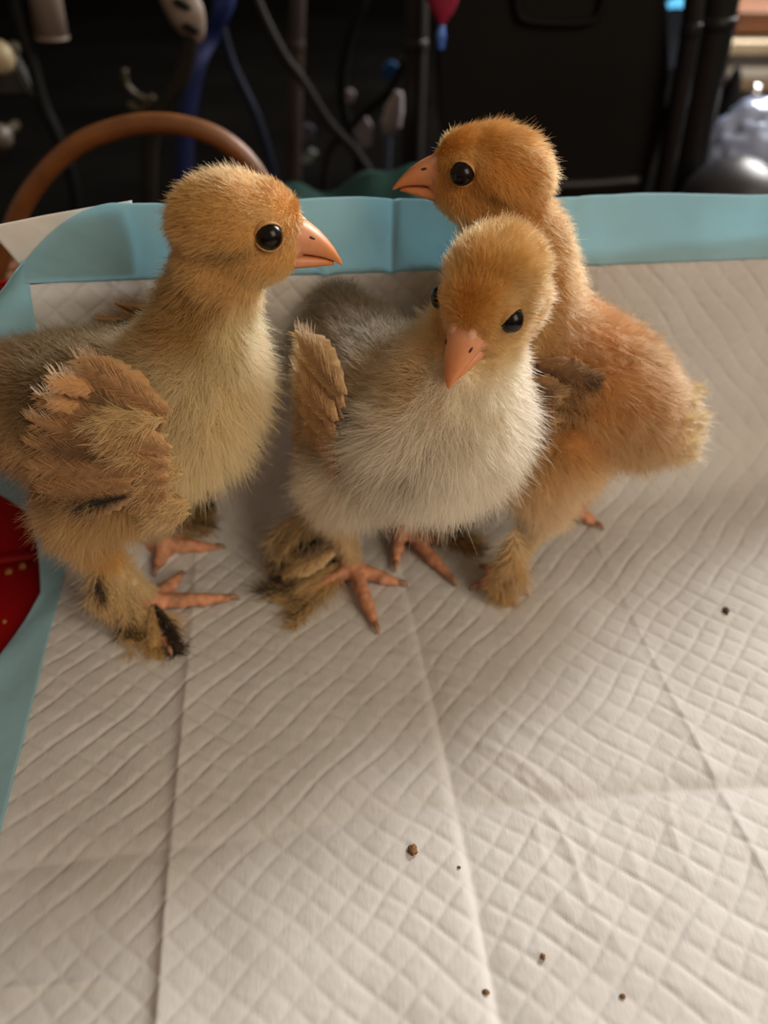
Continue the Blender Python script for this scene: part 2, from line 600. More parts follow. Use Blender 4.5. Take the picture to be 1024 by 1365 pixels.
def hair_obj(name, parent, roots, dirs, length, bend, rad, cols, K=4):
    N = len(roots)
    cu = bpy.data.hair_curves.new(name)
    cu.add_curves([K] * N)
    u = np.linspace(0, 1, K)[None, :, None]
    P = roots[:, None, :] + dirs[:, None, :] * length[:, None, None] * u + bend[:, None, :] * length[:, None, None] * u * u
    cu.attributes['position'].data.foreach_set('vector', P.astype(np.float32).ravel())
    ra = cu.attributes.get('radius') or cu.attributes.new('radius', 'FLOAT', 'POINT')
    taper = np.interp(np.linspace(0, 1, K), [0, 0.5, 1], [1, 0.8, 0.15])
    R = np.broadcast_to(np.asarray(rad, float), (N,))[:, None] * taper[None, :]
    ra.data.foreach_set('value', R.astype(np.float32).ravel())
    ca = cu.attributes.new('col', 'FLOAT_COLOR', 'CURVE')
    c4 = np.ones((N, 4), np.float32); c4[:, :3] = cols
    ca.data.foreach_set('color', c4.ravel())
    cu.materials.append(M_down)
    return link(name, cu, parent)


def ico(bm, c, r, sub=3, rot=None):
    M = Matrix.Translation(c) @ (rot.to_4x4() if rot is not None else Matrix.Identity(4)) @ Matrix.Diagonal((r[0], r[1], r[2], 1))
    bmesh.ops.create_icosphere(bm, subdivisions=sub, radius=1.0, matrix=M)


def chain(bm, pts, n):
    """a row of overlapping ellipsoids along a smooth path; pts = [(x,y,z,rx,ry,rz)]"""
    P = spline([p[:3] for p in pts], n)
    q = np.linspace(0, 1, len(pts)); R = np.stack([np.interp(np.linspace(0, 1, n), q, [p[3 + k] for p in pts]) for k in range(3)], -1)
    for p, r in zip(P, R):
        ico(bm, Vector(p), r, 2)


def capsule(bm, pts, radii, n=10):
    P = spline(pts, n)
    R = np.interp(np.linspace(0, 1, n), np.linspace(0, 1, len(radii)), radii)
    v, f = tube_geo(P, R, 10)
    vs_ = [bm.verts.new(x) for x in v]
    for q in f:
        bm.faces.new([vs_[i] for i in q])
    for p, r in ((P[0], R[0]), (P[-1], R[-1])):
        ico(bm, Vector(p), (r, r, r), 2)


def remesh(bm, voxel, smooth_it):
    me = bpy.data.meshes.new('tmp')
    bmesh.ops.recalc_face_normals(bm, faces=bm.faces)
    bm.to_mesh(me); bm.free()
    o = link('tmp', me)
    r = o.modifiers.new('r', 'REMESH'); r.mode = 'VOXEL'; r.voxel_size = voxel; r.adaptivity = 0
    s = o.modifiers.new('s', 'SMOOTH'); s.factor = 0.5; s.iterations = smooth_it
    dg = bpy.context.evaluated_depsgraph_get(); dg.update()
    out = bpy.data.meshes.new_from_object(o.evaluated_get(dg))
    bpy.data.objects.remove(o); bpy.data.meshes.remove(me)
    return out


def vane(name, parent, M4, L, W, c_mid, c_edge, c_tip, curl=0.15, seed=0, twist=0.0, ragged=0.08):
    """one feather: a cupped, tapering vane with a raised shaft; x along it, y across, z away from the body"""
    rs = np.random.RandomState(seed)
    nu, nv = 22, 9
    verts, cols = [], []
    for i in range(nu):
        u = i / (nu - 1)
        w = W * (0.18 + 0.82 * math.sin(min(1, u * 1.5 + 0.05) * math.pi / 2)) * (1 - max(0, (u - 0.72) / 0.28) ** 2.2 * 0.92)
        rag = 1 + ragged * rs.normal()
        for j in range(nv):
            v = -1 + 2 * j / (nv - 1)
            x = L * (u - 0.10 * v * v * (0.3 + u) * (1 + 0.3 * rag)) + 0
            y = v * w * 0.5 * (rag if abs(v) > 0.8 else 1)
            z = -curl * L * u * u - 0.22 * w * v * v + (0.0004 if j == nv // 2 else 0) + twist * v * w * u + 0.00012 * rs.normal()
            verts.append(M4 @ Vector((x, y, z)))
            k = abs(v) ** 1.5
            c = c_mid * (1 - k) + c_edge * k
            tt = max(0, (u - 0.72) / 0.28)
            c = c * (1 - tt) + c_tip * tt
            c = c * (1 + 0.12 * rs.normal() * (1 - tt))
            cols.append(np.clip(c, 0.002, 1))
    faces = [(i * nv + j, i * nv + j + 1, (i + 1) * nv + j + 1, (i + 1) * nv + j) for i in range(nu - 1) for j in range(nv - 1)]
    o = mesh_obj(name, verts, faces, M_vane, parent, True, np.array(cols))
    s = o.modifiers.new('thickness', 'SOLIDIFY'); s.thickness = 0.00025
    nb = int(260 * max(0.4, HAIR))
    u = rs.rand(nb) * 0.93 + 0.04; sg = np.where(rs.rand(nb) < 0.5, -1.0, 1.0)
    ww = W * (0.18 + 0.82 * np.sin(np.minimum(1, u * 1.5 + 0.05) * np.pi / 2)) * (1 - np.maximum(0, (u - 0.72) / 0.28) ** 2.2 * 0.7)
    v0 = rs.rand(nb) * 0.6
    base = np.stack([L * u - 0.1 * L * v0 ** 2, sg * ww * 0.5 * v0, -curl * L * u * u - 0.22 * ww * v0 ** 2 + 0.0004], -1)
    an = 0.55 + 0.09 * rs.normal(size=nb)
    D = np.stack([np.cos(an), sg * np.sin(an), -0.10 - 0.3 * v0 + 0.05 * rs.normal(size=nb)], -1)
    ln = ww * (0.42 + 0.25 * rs.rand(nb)) * (1 - 0.4 * v0)
    R3 = np.array(M4.to_3x3()); t3 = np.array(M4.translation)
    k = np.clip(v0 / 0.6, 0, 1) ** 1.2; tt = np.clip((u - 0.65) / 0.3, 0, 1)
    cc = c_mid[None] * (1 - k)[:, None] + c_edge[None] * k[:, None]
    cc = (cc * (1 - tt)[:, None] + c_tip[None] * tt[:, None]) * (0.75 + 0.5 * rs.rand(nb))[:, None]
    hair_obj('barbs', o, base @ R3.T + t3, D @ R3.T, ln, 0.08 * rs.normal(size=(nb, 3)), 0.00010 + 0.00004 * rs.rand(nb), np.clip(cc, 0.003, 0.95))
    return o


def frame(o, x, z):
    x = Vector(x).normalized(); z = Vector(z); z = (z - x * z.dot(x)).normalized(); y = z.cross(x)
    return Matrix(((x.x, y.x, z.x, o[0]), (x.y, y.y, z.y, o[1]), (x.z, y.z, z.z, o[2]), (0, 0, 0, 1)))


class Chick:
    def __init__(s, name, label, pos, heading, head, head_rot, body, legs, palette, seed, n_hair):
        s.root = empty(name, (pos[0], pos[1], 0), math.radians(heading))
        tag(s.root, label, 'chick', 'chicks on the pad')
        s.rs = np.random.RandomState(seed)
        s.seed = seed
        s.W2L = (Matrix.Translation((pos[0], pos[1], 0)) @ Matrix.Rotation(math.radians(heading), 4, 'Z')).inverted()
        yaw, pitch, roll = [math.radians(a) for a in head_rot]     # yaw relative to the world
        Rw = Matrix.Rotation(yaw, 3, 'Z') @ Matrix.Rotation(pitch, 3, 'Y') @ Matrix.Rotation(roll, 3, 'X')
        s.HR = s.W2L.to_3x3() @ Rw
        s.HC = s.W2L @ Vector(head)
        s.legs = legs
        s.pal = palette
        s.build_body(body)
        s.build_head()
        s.build_down(n_hair)

    HS = 1.07

    def h2l(s, p):
        return s.HC + s.HR @ (Vector(p) * s.HS)

    def build_body(s, body):
        bm = bmesh.new()
        hc = s.HC
        H4 = s.HR
        # head
        ico(bm, s.h2l((-0.0035, 0, 0.0012)), (0.01584, 0.01263, 0.01305), 3, H4)
        ico(bm, s.h2l((0.0035, 0, 0.0005)), (0.01156, 0.01091, 0.01156), 3, H4)
        ico(bm, s.h2l((0.0015, 0, -0.0052)), (0.01305, 0.01134, 0.00910), 3, H4)
        ico(bm, s.h2l((0.0098, 0, -0.0038)), (0.00706, 0.00663, 0.00621), 3, H4)
        # neck and trunk
        ico(bm, s.h2l((-0.0085, 0, -0.0095)), (0.0118, 0.0112, 0.0118), 3, H4)
        nb = s.h2l((-0.0055, 0, -0.004))
        pts = [tuple(nb) + (0.0112, 0.0108, 0.0112)] + body
        chain(bm, pts, 46)
        s.toes = []
        for lg in s.legs:
            hip, knee, hock, foot = [Vector(p) for p in (lg['hip'], lg['knee'], lg['hock'], lg['foot'])]
            capsule(bm, [hip, knee, hock], [0.0165, 0.0125, 0.0062], 10)
            ank = foot + Vector((0, 0, 0.0055))
            capsule(bm, [hock, (hock + ank) / 2, ank], [0.0052, 0.0033, 0.0036], 8)
            ico(bm, ank - Vector((0, 0, 0.0015)), (0.0046, 0.0046, 0.0036), 2)
            for ang, L in lg['toes']:
                a = math.radians(ang)
                d = Vector((math.cos(a), math.sin(a), 0))
                p = [ank, foot + d * L * 0.32 + Vector((0, 0, 0.0052)), foot + d * L * 0.66 + Vector((0, 0, 0.0036)), foot + d * L + Vector((0, 0, 0.0026))]
                capsule(bm, p, [0.0031, 0.0027, 0.0025, 0.0016], 10)
                for q in (0.36, 0.68):
                    ico(bm, foot + d * L * q + Vector((0, 0, 0.0046 - 0.0018 * q)), (0.0030, 0.0030, 0.0027), 2)
                s.toes.append((p, d))
        me = remesh(bm, 0.0009, 4)
        n = len(me.vertices)
        co = np.empty(n * 3); me.vertices.foreach_get('co', co); co = co.reshape(-1, 3)
        no = np.empty(n * 3, np.float32); me.vertices.foreach_get('normal', no); no = no.reshape(-1, 3).astype(float)
        s.me, s.co, s.no = me, co, no
        c, L, bare = s.look(co, no)
        skin = s.pal['skin'] * np.clip(0.95 + 0.22 * vnoise(co, 1400, 3) - 0.5 * np.clip(vnoise(co, 500, 4) - 0.25, 0, 1), 0.25, 1.3)[:, None]
        c = c * 0.85 * (1 - bare[:, None]) + skin * bare[:, None]
        a = me.attributes.new('col', 'FLOAT_COLOR', 'POINT')
        c4 = np.ones((n, 4), np.float32); c4[:, :3] = np.clip(c, 0, 1)
        a.data.foreach_set('color', c4.ravel())
        me.polygons.foreach_set('use_smooth', [True] * len(me.polygons))
        me.materials.clear(); me.materials.append(M_skin)
        me.name = 'body'
        s.body = link('body', me, s.root)
        for p, d in s.toes:
            t = p[-1]
            tip = t + d * 0.0040 + Vector((0, 0, -0.0016))
            tube('claw', [t - d * 0.001, t + d * 0.0025 + Vector((0, 0, 0.0003)), tip], [0.0013, 0.001, 0.0003], M_claw, s.root, 8, 8)

    def head_local(s, P):
        R = np.array(s.HR.transposed()); return (P - np.array(s.HC)) @ R.T / s.HS

    def look(s, P, Nn):
        """colour, down length and bareness at points of the body"""
        p = s.pal
        hl = s.head_local(P)
        x, y, z = P[:, 0], P[:, 1], P[:, 2]
        rh = np.linalg.norm(hl / np.array((1.15, 1.0, 1.0)), axis=1)
        wh = 1 - sstep(0.014, 0.024, rh)
        n1 = vnoise(P, 130, s.seed)
        n2 = vnoise(P, 420, s.seed + 1)
        up = Nn[:, 2]
        # trunk
        back = sstep(-0.15, 0.55, up + 0.25 * n1) * (1 - sstep(0.012, 0.03, x))
        c = p['flank'][None] * (1 - back[:, None]) + p['back'][None] * back[:, None]
        fr = sstep(-0.004, 0.022, x + 0.004 * n1) * (1 - 0.0 * back)
        frc = p['breast'][None] + 0 * c
        c = c * (1 - fr[:, None]) + frc * fr[:, None]
        bel = (1 - sstep(0.045, 0.062, z)) * (1 - fr)
        c = c * (1 - bel[:, None]) + p['belly'][None] * bel[:, None]
        rp = 1 - sstep(-0.040, -0.024, x + 0.003 * n1)
        c = c * (1 - rp[:, None]) + p['rump'][None] * rp[:, None]
        # neck: golden behind, cream in front
        nz = s.HC.z
        neck = sstep(nz - 0.043, nz - 0.026, z + 0.003 * n1)
        neck = neck * sstep(-0.014, 0.004, x)
        front = sstep(0.1, 0.75, Nn[:, 0] + 0.1 * n2)
        nk = p['neck'][None] * (1 - front[:, None]) + p['throat'][None] * front[:, None]
        c = c * (1 - neck[:, None]) + nk * neck[:, None]
        # head
        crown = sstep(-0.002, 0.010, hl[:, 2] + 0.002 * n1)
        hc = p['cheek'][None] * (1 - crown[:, None]) + p['crown'][None] * crown[:, None]
        chin = (1 - sstep(-0.013, -0.007, hl[:, 2])) * sstep(-0.006, 0.004, hl[:, 0])
        hc = hc * (1 - chin[:, None]) + p['chin'][None] * chin[:, None]
        brow = np.exp(-(((hl[:, 0] - 0.0065) / 0.006) ** 2 + ((hl[:, 2] - 0.0062) / 0.003) ** 2)) * sstep(0.005, 0.008, np.abs(hl[:, 1]))
        hc = hc * (1 - 0.6 * brow[:, None]) + p['chin'][None] * 0.6 * brow[:, None]
        stripe = np.exp(-(((hl[:, 0] + 0.004) / 0.006) ** 2 + ((hl[:, 2] + 0.0022) / 0.0016) ** 2)) * sstep(0.004, 0.008, np.abs(hl[:, 1]))
        hc = hc * (1 - 0.5 * stripe[:, None])
        mid = np.exp(-(hl[:, 1] / 0.0042) ** 2) * sstep(-0.006, 0.004, hl[:, 2]) * sstep(0.001, 0.009, hl[:, 0])
        hc = hc * (1 - mid[:, None]) + p['forehead'][None] * mid[:, None]
        c = c * (1 - wh[:, None]) + hc * wh[:, None]
        # legs
        lowz = 1 - sstep(0.028, 0.044, z)
        c = c * (1 - lowz[:, None]) + p['thigh'][None] * lowz[:, None]
        lowz = 1 - sstep(0.022, 0.032, z)
        c = c * (1 - lowz[:, None]) + srgb(222, 194, 148)[None] * lowz[:, None]
        lowz = 1 - sstep(0.028, 0.044, z)
        c = c * (1 + 0.10 * n1 + 0.08 * n2)[:, None]
        L = 0.0068 + 0 * x
        L = L * (1 - back) + 0.0046 * back
        L = L * (1 + 0.25 * fr * (1 - sstep(0.085, 0.105, z)))
        L = L * (1 - neck) + 0.0044 * neck
        lh = 0.0030 + 0.0006 * crown - 0.0016 * sstep(0.0, 0.012, hl[:, 0])
        L = L * (1 - wh) + lh * wh
        L = L * (1 - lowz) + 0.0052 * lowz
        L = L * (0.5 + 0.5 * sstep(0.020, 0.032, z))
        bare = 1 - sstep(0.0085, 0.012, z)
        # lores round the beak and eyes
        bk = np.linalg.norm((hl - np.array((0.0155, 0, -0.005))) / np.array((1.0, 1.25, 1.0)), axis=1)
        bare = np.maximum(bare, 1 - sstep(0.0045, 0.0062, bk))
        for sy in (-1, 1):
            de = np.linalg.norm(hl - s.eye(sy), axis=1)
            bare = np.maximum(bare, 1 - sstep(0.0033, 0.0039, de))
        return np.clip(c, 0.002, 1), L, bare

    def eye(s, sy):
        return np.array((0.0068, sy * 0.0096, 0.0008))

    def build_head(s):
        p = s.pal
        for sy in (-1, 1):
            e = s.h2l(s.eye(sy))
            bm = bmesh.new()
            ico(bm, e, (0.0036, 0.0034, 0.0036), 4, s.HR)
            eye = bm_obj('eye', bm, M_eye, s.root, True)
            tag(eye, 'dark round eye')
            # eyelids: a close shell over the eyeball with an almond opening
            out = (s.HR @ Vector((0.30, sy * 0.95, 0.06))).normalized()
            slant = math.radians(p.get('slant', 0.0))
            upv = s.HR @ Vector((math.sin(slant), 0, math.cos(slant)))
            upv = (upv - out * upv.dot(out)).normalized()
            sd = upv.cross(out)
            bm = bmesh.new()
            bmesh.ops.create_icosphere(bm, subdivisions=5, radius=0.00368)
            op = p.get('open', 0.00335)
            kill = []
            for f in bm.faces:
                q = f.calc_center_median()
                if q.z < -0.0008 or abs(q.y) < op * max(0, 1 - (q.x / 0.0037) ** 2) ** 0.5:
                    kill.append(f)
            bmesh.ops.delete(bm, geom=kill, context='FACES')
            bm.transform(Matrix(((sd.x, upv.x, out.x, e.x), (sd.y, upv.y, out.y, e.y), (sd.z, upv.z, out.z, e.z), (0, 0, 0, 1))))
            lid = bm_obj('eyelid', bm, M_lid, s.root, True)
            sm = lid.modifiers.new('thickness', 'SOLIDIFY'); sm.thickness = 0.0004; sm.offset = 1
        # beak: two mandibles and the cere
        def mandible(name, prof, cbase, ctip, flat):
            verts, cols, faces = [], [], []
            K = 16
            for (x, zt, zb, w) in prof:
                zc, hh = (zt + zb) / 2, (zt - zb) / 2
                t = (x - prof[0][0]) / (prof[-1][0] - prof[0][0])
                for k in range(K):
                    a = 2 * math.pi * k / K
                    ca, sa = math.cos(a), math.sin(a)
                    yy = w * np.sign(ca) * abs(ca) ** 0.85
                    zz = zc + hh * np.sign(sa) * abs(sa) ** (0.9 if (sa > 0) == flat else 0.45)
                    verts.append(s.h2l((x, yy, zz)))
                    cols.append(cbase * (1 - t ** 0.8) + ctip * t ** 0.8)
            n = len(prof)
            for i in range(n - 1):
                for k in range(K):
                    a, b = i * K + k, i * K + (k + 1) % K
                    faces.append((a, b, b + K, a + K))
            faces.append(tuple(range(K))[::-1]); faces.append(tuple(range((n - 1) * K, n * K)))
            o = mesh_obj(name, verts, faces, M_beak, s.root, True, np.array(cols))
            return o
        up = [(0.0085, 0.0022, -0.0066, 0.0058), (0.0118, 0.0026, -0.0070, 0.0054), (0.0142, 0.0016, -0.0074, 0.0047), (0.0163, 0.0000, -0.0080, 0.0040),
              (0.0184, -0.0020, -0.0087, 0.0033), (0.0204, -0.0045, -0.0096, 0.0025), (0.0220, -0.0071, -0.0106, 0.0017), (0.0232, -0.0096, -0.0117, 0.0009), (0.0237, -0.0110, -0.0120, 0.0004)]
        ub = mandible('upper_beak', up, p['beak'], p['beak_tip'], True)
        lo = [(0.0075, -0.0064, -0.0100, 0.0050), (0.0115, -0.0070, -0.0110, 0.0047), (0.0145, -0.0076, -0.0112, 0.0039), (0.0172, -0.0084, -0.0113, 0.0030), (0.0196, -0.0093, -0.0114, 0.0020), (0.0215, -0.0103, -0.0116, 0.0008)]
        mandible('lower_beak', lo, p['beak'] * 0.9, p['beak_tip'] * 0.95, False)
        for sy in (-1, 1):
            bm = bmesh.new()
            ico(bm, s.h2l((0.0166, sy * 0.0033, -0.0026)), (0.0013, 0.0006, 0.0004), 2, s.HR @ Matrix.Rotation(0.5, 3, 'Y'))
            o = bm_obj('nostril', bm, M_nostril, ub, True)
            bm = bmesh.new()
            ico(bm, s.h2l((0.0128, sy * 0.0020, -0.0006)), (0.0042, 0.0023, 0.0028), 3, s.HR @ Matrix.Rotation(0.6, 3, 'Y'))
            me = bm_obj('cere', bm, M_beak, ub, True)
            a = me.data.attributes.new('col', 'FLOAT_COLOR', 'POINT')
            a.data.foreach_set('color', np.tile(np.append(p['cere'], 1.0), len(me.data.vertices)).astype(np.float32))

    def build_down(s, n_hair):
        rs = s.rs
        me = s.me
        me.calc_loop_triangles()
        nt_ = len(me.loop_triangles)
        tri = np.empty(nt_ * 3, np.int32); me.loop_triangles.foreach_get('vertices', tri); tri = tri.reshape(-1, 3)
        A, B, C = s.co[tri[:, 0]], s.co[tri[:, 1]], s.co[tri[:, 2]]
        area = np.linalg.norm(np.cross(B - A, C - A), axis=1) / 2
        cen = (A + B + C) / 3
        hl = s.head_local(cen)
        w = area * (1 + 1.6 * (np.linalg.norm(hl, axis=1) < 0.02))
        n = int(n_hair * HAIR)
        idx = rs.choice(nt_, n, p=w / w.sum())
        r1, r2 = np.sqrt(rs.rand(n)), rs.rand(n)
        b0, b1, b2 = 1 - r1, r1 * (1 - r2), r1 * r2
        P = A[idx] * b0[:, None] + B[idx] * b1[:, None] + C[idx] * b2[:, None]
        N = s.no[tri[idx, 0]] * b0[:, None] + s.no[tri[idx, 1]] * b1[:, None] + s.no[tri[idx, 2]] * b2[:, None]
        N /= np.linalg.norm(N, axis=1)[:, None] + 1e-9
        col, L, bare = s.look(P, N)
        keep = rs.rand(n) > bare * 1.15
        P, N, col, L = P[keep], N[keep], col[keep], L[keep]
        n = len(P)
        hl = s.head_local(P)
        rh = np.linalg.norm(hl, axis=1)
        wh = 1 - sstep(0.014, 0.026, rh)
        fb = np.tile(np.array((-0.75, 0.0, -0.65)), (n, 1))
        front = sstep(0.1, 0.7, N[:, 0])[:, None]
        fb = fb * (1 - front) + np.array((-0.15, 0, -1.0)) * front
        fh = np.array(s.HR @ Vector((-1.0, 0, -0.25)))
        flow = fb * (1 - wh[:, None]) + fh[None] * wh[:, None]
        # away from the eyes
        flow = flow - N * np.sum(flow * N, axis=1)[:, None]
        flow /= np.linalg.norm(flow, axis=1)[:, None] + 1e-6
        cl = np.stack([vnoise(P, 700, s.seed + k) for k in (11, 12, 13)], -1)
        cl2 = np.stack([vnoise(P, 220, s.seed + k) for k in (21, 22, 23)], -1)
        lift = 0.50 + 0.42 * (1 - wh)
        D = N * lift[:, None] + flow * (0.50 + 0.14 * wh)[:, None] + (0.07 + 0.10 * (1 - wh))[:, None] * cl + 0.12 * cl2 + (0.15 + 0.09 * (1 - wh))[:, None] * rs.normal(size=(n, 3))
        D /= np.linalg.norm(D, axis=1)[:, None]
        D = D + N * np.maximum(0.25 - np.sum(D * N, axis=1), 0)[:, None]
        L = L * (0.6 + 0.6 * rs.rand(n)) * (1 + 0.15 * cl[:, 0])
        bend = flow * 0.22 + np.array((0, 0, -0.08)) + 0.24 * rs.normal(size=(n, 3)) + 0.12 * cl
        tint = (0.86 + 0.28 * rs.rand(n))[:, None]
        hair_obj('down', s.root, P, D, L, bend, 0.000055 + 0.00004 * rs.rand(n), np.clip(col * tint, 0.003, 0.98))

    # ---- plumage on the shanks and toes: loose barbs along short shafts
    def plume(s, specs, name='foot_feather'):
        for k, (root, d, L, W, colA, colB, nb) in enumerate(specs):
            rs = np.random.RandomState(s.seed * 100 + k)
            root = np.array(root); d = np.array(d, float); d /= np.linalg.norm(d)
            side = np.cross(d, (0, 0, 1.0)); side /= np.linalg.norm(side) + 1e-9
            upv = np.cross(side, d)
            nb = int(nb * max(0.4, HAIR))
            u = rs.rand(nb) ** 0.8
            sg = np.where(rs.rand(nb) < 0.5, -1, 1)
            base = root + d[None] * (L * u)[:, None] - upv[None] * (0.18 * L * u * u)[:, None]
            ang = (0.55 + 0.35 * rs.rand(nb)) * (1 - 0.35 * u)
            D = d[None] * np.cos(ang)[:, None] + side[None] * (sg * np.sin(ang))[:, None] + 0.22 * rs.normal(size=(nb, 3))
            ln = W * (0.7 + 0.7 * rs.rand(nb)) * (1 - 0.35 * u)
            bend = np.array((0, 0, -0.12))[None] + 0.22 * rs.normal(size=(nb, 3))
            tipz = base[:, 2] + (D[:, 2] + bend[:, 2]) * ln
            fix = np.maximum(0.0012 - tipz, 0)
            bend[:, 2] += fix / ln
            base[:, 2] = np.maximum(base[:, 2], 0.0015)
            t = sstep(0.2, 0.8, u + 0.25 * rs.normal(size=nb))[:, None]
            col = (colA[None] * (1 - t) + colB[None] * t) * (0.75 + 0.5 * rs.rand(nb))[:, None]
            hair_obj(name, s.root, base, D, ln, bend, 0.00010 + 0.00005 * rs.rand(nb), np.clip(col, 0.003, 0.95))

    def wing(s, sy, wrist, feathers, flare=-0.10, face=0.05):
        """feathers: (dx, dz start offset, angle in the side plane, length, width, mid, edge, tip, out)"""
        for k, (dx, dz, ang, L, W, cm, ce, ct, out) in enumerate(feathers):
            a = math.radians(ang)
            d = Vector((math.cos(a), flare * sy, math.sin(a)))
            nrm = Vector((face, sy, 0.22))
            M4 = frame((wrist[0] + dx, wrist[1] + sy * out, wrist[2] + dz), d, nrm)
            vane('wing_feather', s.root, M4, L, W, cm, ce, ct, 0.12, s.seed * 50 + k + (7 if sy > 0 else 0), 0.05)


GOLD = srgb(226, 172, 92)
CREAM = srgb(238, 220, 178)
BUFF = srgb(222, 178, 122)
BROWN = srgb(150, 112, 70)
DARK = srgb(62, 48, 36)
BLACK = srgb(28, 24, 22)


def palette(**kw):
    p = dict(flank=srgb(225, 195, 140), back=srgb(168, 134, 88), breast=srgb(238, 216, 166), belly=srgb(232, 208, 160), rump=srgb(196, 156, 112),
             neck=srgb(205, 160, 96), throat=srgb(240, 222, 170), crown=srgb(222, 168, 88), cheek=srgb(222, 174, 104), chin=srgb(236, 204, 140), forehead=srgb(205, 140, 62),
             thigh=srgb(226, 190, 130), skin=srgb(216, 152, 116), beak=srgb(236, 176, 140), beak_tip=srgb(232, 146, 86), cere=srgb(238, 182, 150))
    p.update(kw)
    return p


def rot_local(ch, wx, wy):
    """a world direction in the floor plane, as an angle in the chick's own frame"""
    v = ch.to_3x3() @ Vector((wx, wy, 0))
    return math.degrees(math.atan2(v.y, v.x))


def leg_spec(W2L, foot_px, hip, knee, hock, toe_px, foot_z=0.0):
    """a leg whose foot stands at a floor point; toes run towards other floor points"""
    fw = on_floor(*foot_px)
    f = W2L @ fw
    toes = []
    for (px, py) in toe_px:
        t = W2L @ on_floor(px, py)
        d = t - f
        toes.append((math.degrees(math.atan2(d.y, d.x)), d.length))
    return dict(hip=hip, knee=knee, hock=hock, foot=(f.x, f.y, foot_z), toes=toes)


def w2l(pos, heading):
    return (Matrix.Translation((pos[0], pos[1], 0)) @ Matrix.Rotation(math.radians(heading), 4, 'Z')).inverted()


